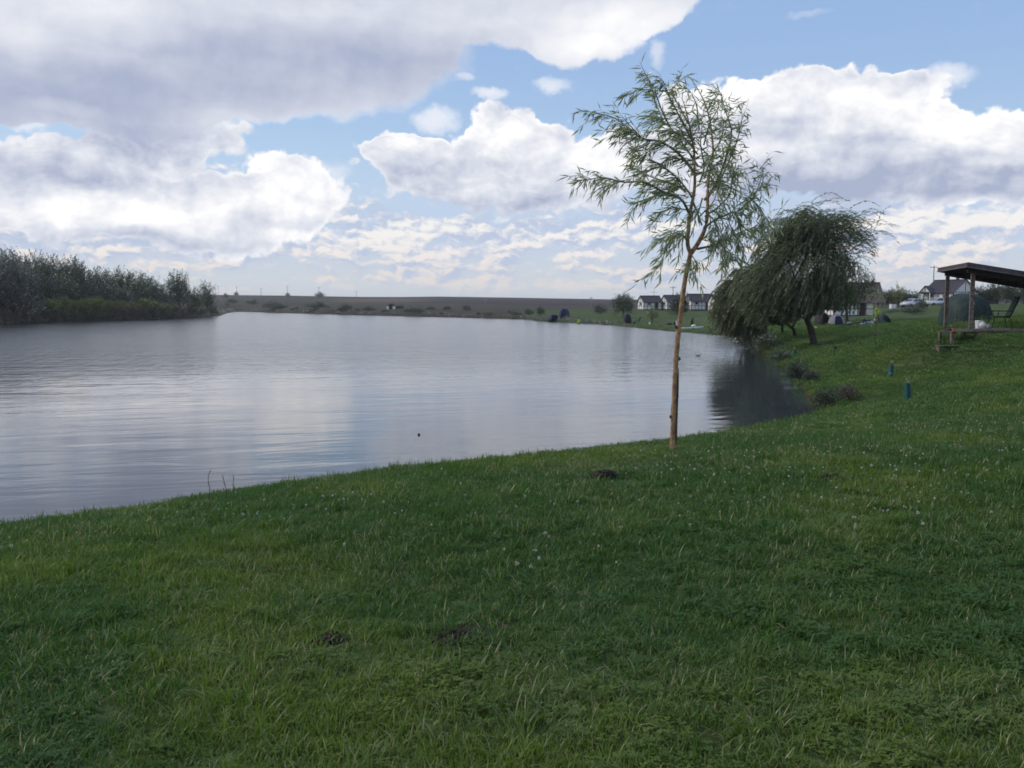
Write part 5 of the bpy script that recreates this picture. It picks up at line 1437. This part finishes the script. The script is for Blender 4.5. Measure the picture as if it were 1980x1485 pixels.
def scatter(name, col, pts, rot, scl, pick, label, nrm=None):
    me = bpy.data.meshes.new(name); me.vertices.add(len(pts)); me.vertices.foreach_set('co', np.asarray(pts, np.float32).ravel())
    a = me.attributes.new('rot', 'FLOAT_VECTOR', 'POINT'); a.data.foreach_set('vector', np.asarray(rot, np.float32).ravel())
    a = me.attributes.new('scl', 'FLOAT_VECTOR', 'POINT'); a.data.foreach_set('vector', np.asarray(scl, np.float32).ravel())
    a = me.attributes.new('pick', 'INT', 'POINT'); a.data.foreach_set('value', np.asarray(pick, np.int32))
    o = add_obj(name, me); tag(o, label, kind='stuff')
    ng = bpy.data.node_groups.new(name + '_nodes', 'GeometryNodeTree')
    ng.interface.new_socket('Geometry', in_out='INPUT', socket_type='NodeSocketGeometry'); ng.interface.new_socket('Geometry', in_out='OUTPUT', socket_type='NodeSocketGeometry')
    N = ng.nodes; gi = N.new('NodeGroupInput'); go = N.new('NodeGroupOutput')
    ci = N.new('GeometryNodeCollectionInfo'); ci.inputs['Collection'].default_value = col; ci.inputs['Separate Children'].default_value = True; ci.inputs['Reset Children'].default_value = True
    ip = N.new('GeometryNodeInstanceOnPoints'); ip.inputs['Pick Instance'].default_value = True
    def attr(n, t):
        x = N.new('GeometryNodeInputNamedAttribute'); x.data_type = t; x.inputs['Name'].default_value = n; return x.outputs['Attribute']
    e = N.new('FunctionNodeEulerToRotation')
    Lk = ng.links.new
    Lk(gi.outputs[0], ip.inputs['Points']); Lk(ci.outputs[0], ip.inputs['Instance']); Lk(attr('pick', 'INT'), ip.inputs['Instance Index'])
    Lk(attr('rot', 'FLOAT_VECTOR'), e.inputs[0]); Lk(e.outputs[0], ip.inputs['Rotation']); Lk(attr('scl', 'FLOAT_VECTOR'), ip.inputs['Scale'])
    Lk(ip.outputs[0], go.inputs[0])
    md = o.modifiers.new('scatter', 'NODES'); md.node_group = ng
    return o
GR = np.random.default_rng(99)
def lawn_points(r0, r1, dens, az0=-46, az1=54, sdmin=.10, mound_clear=1.0):
    a0, a1 = R(az0), R(az1); n = int(dens * (a1 - a0) * (r1 * r1 - r0 * r0) / 2)
    r_ = np.sqrt(GR.uniform(r0 * r0, r1 * r1, n)); az = GR.uniform(a0, a1, n)
    x, y = r_ * np.sin(az), r_ * np.cos(az); sd = shore_dist(x, y)
    ok = sd > sdmin + GR.random(n) * .25
    for mx, my, mr, mh in MOUNDS: ok &= ((x - mx) ** 2 + (y - my) ** 2) > (mr * mound_clear * GR.uniform(.35, 1.15, n)) ** 2
    x, y, sd = x[ok], y[ok], sd[ok]; z = ground_z(x, y, sd)
    return x, y, z
def tilt_rot(x, y, n, jit=.15):
    e = .15; zx = (ground_z(x + e, y) - ground_z(x - e, y)) / (2 * e); zy = (ground_z(x, y + e) - ground_z(x, y - e)) / (2 * e)
    yaw = GR.uniform(0, 2 * math.pi, n)
    return np.stack([zy * .6 + GR.normal(0, jit, n), -zx * .6 + GR.normal(0, jit, n), yaw], 1) * np.array([0, 0, 1]) + np.stack([GR.normal(0, jit, n), GR.normal(0, jit, n), np.zeros(n)], 1)
def lawn_layer(name, kinds, r0, r1, dens, label, sc=(.75, 1.25), weights=None, **k):
    x, y, z = lawn_points(r0, r1, dens, **k); n = len(x)
    rot = tilt_rot(x, y, n)
    hvar = .45 + 1.15 * fbm(x * .8 + 3, y * .8, 3)         # the lawn is longer in places
    s_ = GR.uniform(*sc, n); scl = np.stack([s_, s_, s_ * hvar], 1)
    w = np.array(weights, float) if weights else np.ones(len(kinds)); w /= w.sum()
    # clover and dry tufts gather in patches
    u = GR.random(n); pick = np.searchsorted(np.cumsum(w), u).clip(0, len(kinds) - 1)
    cl = fbm(x * .45 + 9, y * .45, 3) > .54
    if name == 'lawn_grass': pick = np.where(cl & (GR.random(n) < .14), len(kinds) - 1 - (GR.random(n) < .5), pick)
    scatter(name, tuft_col(name + '_tuft', kinds, M_grass), np.stack([x, y, z], 1), rot, scl, pick, label)
    return n
fine = [blades(40, .055, .018, .042, .0034, 100 + i, .9) for i in range(4)] + [blades(30, .05, .028, .062, .0042, 110 + i, 1.1, (.5, -.2)) for i in range(3)] + \
       [blades(22, .045, .04, .085, .005, 120 + i, 1.25, (-.5, .3)) for i in range(2)] + [blades(26, .05, .04, .08, .004, 131, 1.0, (.2, .6), flat=.3), clover(46, .06, 140), clover(40, .06, 141)]
n1 = lawn_layer('lawn_grass', fine, 1.5, 5.6, 560, 'mown grass blades and clover of the near lawn', weights=[3, 3, 3, 3, 2, 2, 2, 1, 1, 1, .3, .3])
midk = [blades(85, .10, .02, .055, .0046, 200 + i, .9) for i in range(5)] + [blades(60, .09, .04, .09, .0055, 210 + i, 1.1, (.4, -.3)) for i in range(2)]
n2 = lawn_layer('lawn_grass_middle', midk, 5.2, 14.5, 180, 'mown grass blades on the lawn around the young tree', weights=[2, 2, 2, 2, 2, .8, .8])
fark = [blades(170, .22, .02, .055, .009, 300 + i, .9, segs=2) for i in range(4)]
n3 = lawn_layer('lawn_grass_slope', fark, 12.5, 42, 30, 'mown grass of the lawn slope around the tree guards', az0=-10, az1=52)
vfar = [blades(240, .62, .02, .05, .022, 400 + i, .9, segs=2) for i in range(3)]
n4 = lawn_layer('lawn_grass_distance', vfar, 27, 85, 4.2, 'grass of the distant lawn below the willows and shelter', az0=8, az1=48)
# longer growth on the banks
def bank_growth():
    pts = []; n = len(SH)
    for i in range(n):
        a, b = SH[i], SH[(i + 1) % n]; L = np.linalg.norm(b - a)
        mid = (a + b) / 2; r_ = np.hypot(*mid)
        if mid[1] < 0 or r_ > 460: continue
        step = .10 if r_ < 45 else (.35 if r_ < 160 else .9)
        k = int(L / step * (2 if r_ < 45 else 1.2)); t = GR.random(k)[:, None]; p = a + (b - a) * t
        nr = np.array([(b - a)[1], -(b - a)[0]]) / L; sgn = 1 if shore_dist(np.array([mid[0] + nr[0] * .3]), np.array([mid[1] + nr[1] * .3]))[0] > 0 else -1
        p = p + nr * sgn * GR.uniform(.0, .7 if r_ < 45 else 2.0, (k, 1)); pts.append(p)
    p = np.concatenate(pts); x, y = p[:, 0], p[:, 1]; r_ = np.hypot(x, y)
    vis = (np.abs(np.arctan2(x, y)) < R(40)); x, y, r_ = x[vis], y[vis], r_[vis]
    z = np.maximum(ground_z(x, y), 0); m = len(x)
    s_ = np.where(r_ < 45, GR.uniform(.6, 1.5, m), GR.uniform(1.2, 3.0, m) * np.where(x < -15, 1.3, 1.0)) * (.6 + .9 * fbm(x * .3, y * .3, 2))
    kinds = [blades(26, .09, .08, .20, .008, 500 + i, .8, segs=3) for i in range(3)]
    far = (r_ > 45) & ~((x > 0) & (r_ < 125)); s_ = np.where(~far & (r_ > 45), s_ * .5, s_)
    rot = np.stack([GR.normal(0, .15, m), GR.normal(0, .15, m), GR.uniform(0, 6.28, m)], 1)
    if far.any():
        q = far; scatter('shore_reeds', tuft_col('shore_reeds_tuft', kinds, M_reed), np.stack([x, y, z], 1)[q], rot[q], np.stack([s_ * 1.2] * 3, 1)[q], GR.integers(0, 3, q.sum()), 'olive-brown reeds and rank grass fringing the far shores')
        x, y, z, s_, r_ = x[~q], y[~q], z[~q], s_[~q], r_[~q]; m = len(x)
    s_ = np.where((r_ < 16), s_ * (.35 + .5 * vnoise(x * 1.7, y * 1.7)), s_)
    rot = np.stack([GR.normal(0, .15, m), GR.normal(0, .15, m), GR.uniform(0, 6.28, m)], 1)
    scatter('bank_grass', tuft_col('bank_grass_tuft', kinds, M_grass), np.stack([x, y, z], 1), rot, np.stack([s_] * 3, 1), GR.integers(0, 3, m), 'long unmown grass fringing the shore')
    return m
n5 = bank_growth()
def flowers():
    m, s = new_mat('clover_flower'); out = s.new('ShaderNodeOutputMaterial'); b = s.new('ShaderNodeBsdfPrincipled')
    b.inputs['Base Color'].default_value = (.62, .58, .54, 1); b.inputs['Roughness'].default_value = .8; s.l.new(b.outputs[0], out.inputs[0])
    specs = []
    for k in range(3):
        rng = np.random.default_rng(600 + k); Pn = norm(rng.normal(size=(26, 3)) + [0, 0, .5]) * .0042 + [0, 0, .035 + .008 * k]
        V, Q, T = leaf_arrays(Pn, Pn - [0, 0, .033], .0075, .004, rng); V2, Q2, T2 = blades(1, .001, .034, .036, .0015, 3, .1)
        specs.append((np.concatenate([V, V2]), np.concatenate([Q, Q2 + len(V)]), np.concatenate([T, T2])))
    x, y, z = lawn_points(4.5, 17, 24); keep = (fbm(x * .5, y * .5, 2) + .10 * (y > 5)) > GR.uniform(.42, .8, len(x)); x, y, z = x[keep], y[keep], z[keep]; n = len(x)
    s_ = GR.uniform(.7, 1.25, n)
    scatter('clover_flowers', tuft_col('clover_flower_head', specs, m), np.stack([x, y, z], 1), np.stack([GR.normal(0, .2, n), GR.normal(0, .2, n), GR.uniform(0, 6, n)], 1), np.stack([s_] * 3, 1), GR.integers(0, 3, n), 'tiny white clover flowers scattered in the lawn')
    return n
n6 = flowers()
print('grass', n1, n2, n3, n4, n5, n6)

# molehills of loose soil on the lawn
def crumbs(px, py, w, h, label, seed, z=1.4):
    g = W(px, py, z); c = on_ground(g[0], g[1], -.01); root = empty('molehill', c, 0, label, 'molehill')
    rng = np.random.default_rng(seed); m = MB()
    r = bmesh.ops.create_icosphere(m.bm, subdivisions=4, radius=1.0)
    for v in m.bm.verts:
        a = v.co.copy(); f = 1 + .35 * (vnoise(np.array([a.x * 3 + seed]), np.array([a.y * 3 + a.z * 2]))[0] - .5) + .25 * (vnoise(np.array([a.x * 9 + seed]), np.array([a.y * 9 + a.z * 7]))[0] - .5)
        v.co = Vector((a.x * w * f, a.y * w * .8 * f, max(a.z, -.2) * h * f))
    m.build('mound', M_soil, root, smooth=True)
    q = MB()
    for i in range(70):
        a = rng.uniform(0, 6.28); r_ = w * rng.uniform(.3, 1.35); s = rng.uniform(.005, .016)
        dz = float(ground_z(np.array([c[0] + math.cos(a) * r_]), np.array([c[1] + math.sin(a) * r_ * .8]))[0]) - c[2]
        zz = max(dz, h * math.sqrt(max(0, 1 - (r_ / w) ** 2)))
        b = bmesh.ops.create_icosphere(q.bm, subdivisions=1, radius=s, matrix=Matrix.Translation((math.cos(a) * r_, math.sin(a) * r_ * .8, zz)))
        for v in b['verts']: v.co += Vector(rng.normal(size=3) * s * .2)
    k = q.build('crumbs', M_soil, root); k['kind'] = 'stuff'
crumbs(1170, 908, .115, .055, 'dark molehill on the lawn between the crest and the young tree', 1, 1.45)
crumbs(1676, 848, .10, .035, 'small dark molehill near the bay at right', 2, 1.45)
crumbs(1608, 931, .085, .03, 'flat dark molehill on the lawn right of the young tree', 3, 1.47)
crumbs(640, 1245, .06, .010, 'flat patch of bare soil in the near lawn, left of centre', 4, 1.41)
crumbs(880, 1250, .07, .011, 'flat patch of bare soil in the near lawn, bottom centre', 5, 1.41)
# three weed stalks on the crest against the water
for px, py, hh, lab in ((403, 952, .21, 'tallest reddish weed stalk on the crest against the water, left one'), (437, 950, .15, 'thin reddish weed stalk on the crest, middle of three'), (451, 948, .15, 'thin reddish weed stalk on the crest, rightmost of three')):
    c = spot(px, 7.0); hh = P(px, py - hh * 210, 7.0)[2] - c[2]; root = empty('weed_stalk', c, 0, lab, 'weed'); rng = np.random.default_rng(px)
    l = smooth_line(np.cumsum(np.vstack([[0, 0, 0], rng.normal(0, .009, (5, 3)) * [1, 1, .2] + [0, 0, hh / 5]]), axis=0), 14)
    MB().tube(l, np.linspace(.0035, .0018, 14), 5).build('stem', simple('weed_stem', (.12, .06, .05), .8), root)
    n = 16; i = rng.integers(5, 14, n); leaf_obj('seed_heads', l[i], rng.normal(size=(n, 3)) + [0, 0, .6], .014, .006, M_leaf_rusty, root, rng)

# ------------------------------------------------------------------ air
def haze():
    m, s = new_mat('pale_air'); out = s.new('ShaderNodeOutputMaterial'); v = s.new('ShaderNodeVolumePrincipled')
    v.inputs['Color'].default_value = (.95, .965, .99, 1); v.inputs['Density'].default_value = .00018; v.inputs['Anisotropy'].default_value = .2
    s.l.new(v.outputs[0], out.inputs['Volume'])
    zs = [v_.co.z for v_ in bpy.data.objects['ground'].data.vertices]
    z0, z1 = min(zs) - 1.0, 30.0
    o = MB().box((0, 0, (z0 + z1) / 2), (5400, 5400, z1 - z0)).build('haze', m); tag(o, 'thin pale air over the lake and fields', kind='stuff')
haze()
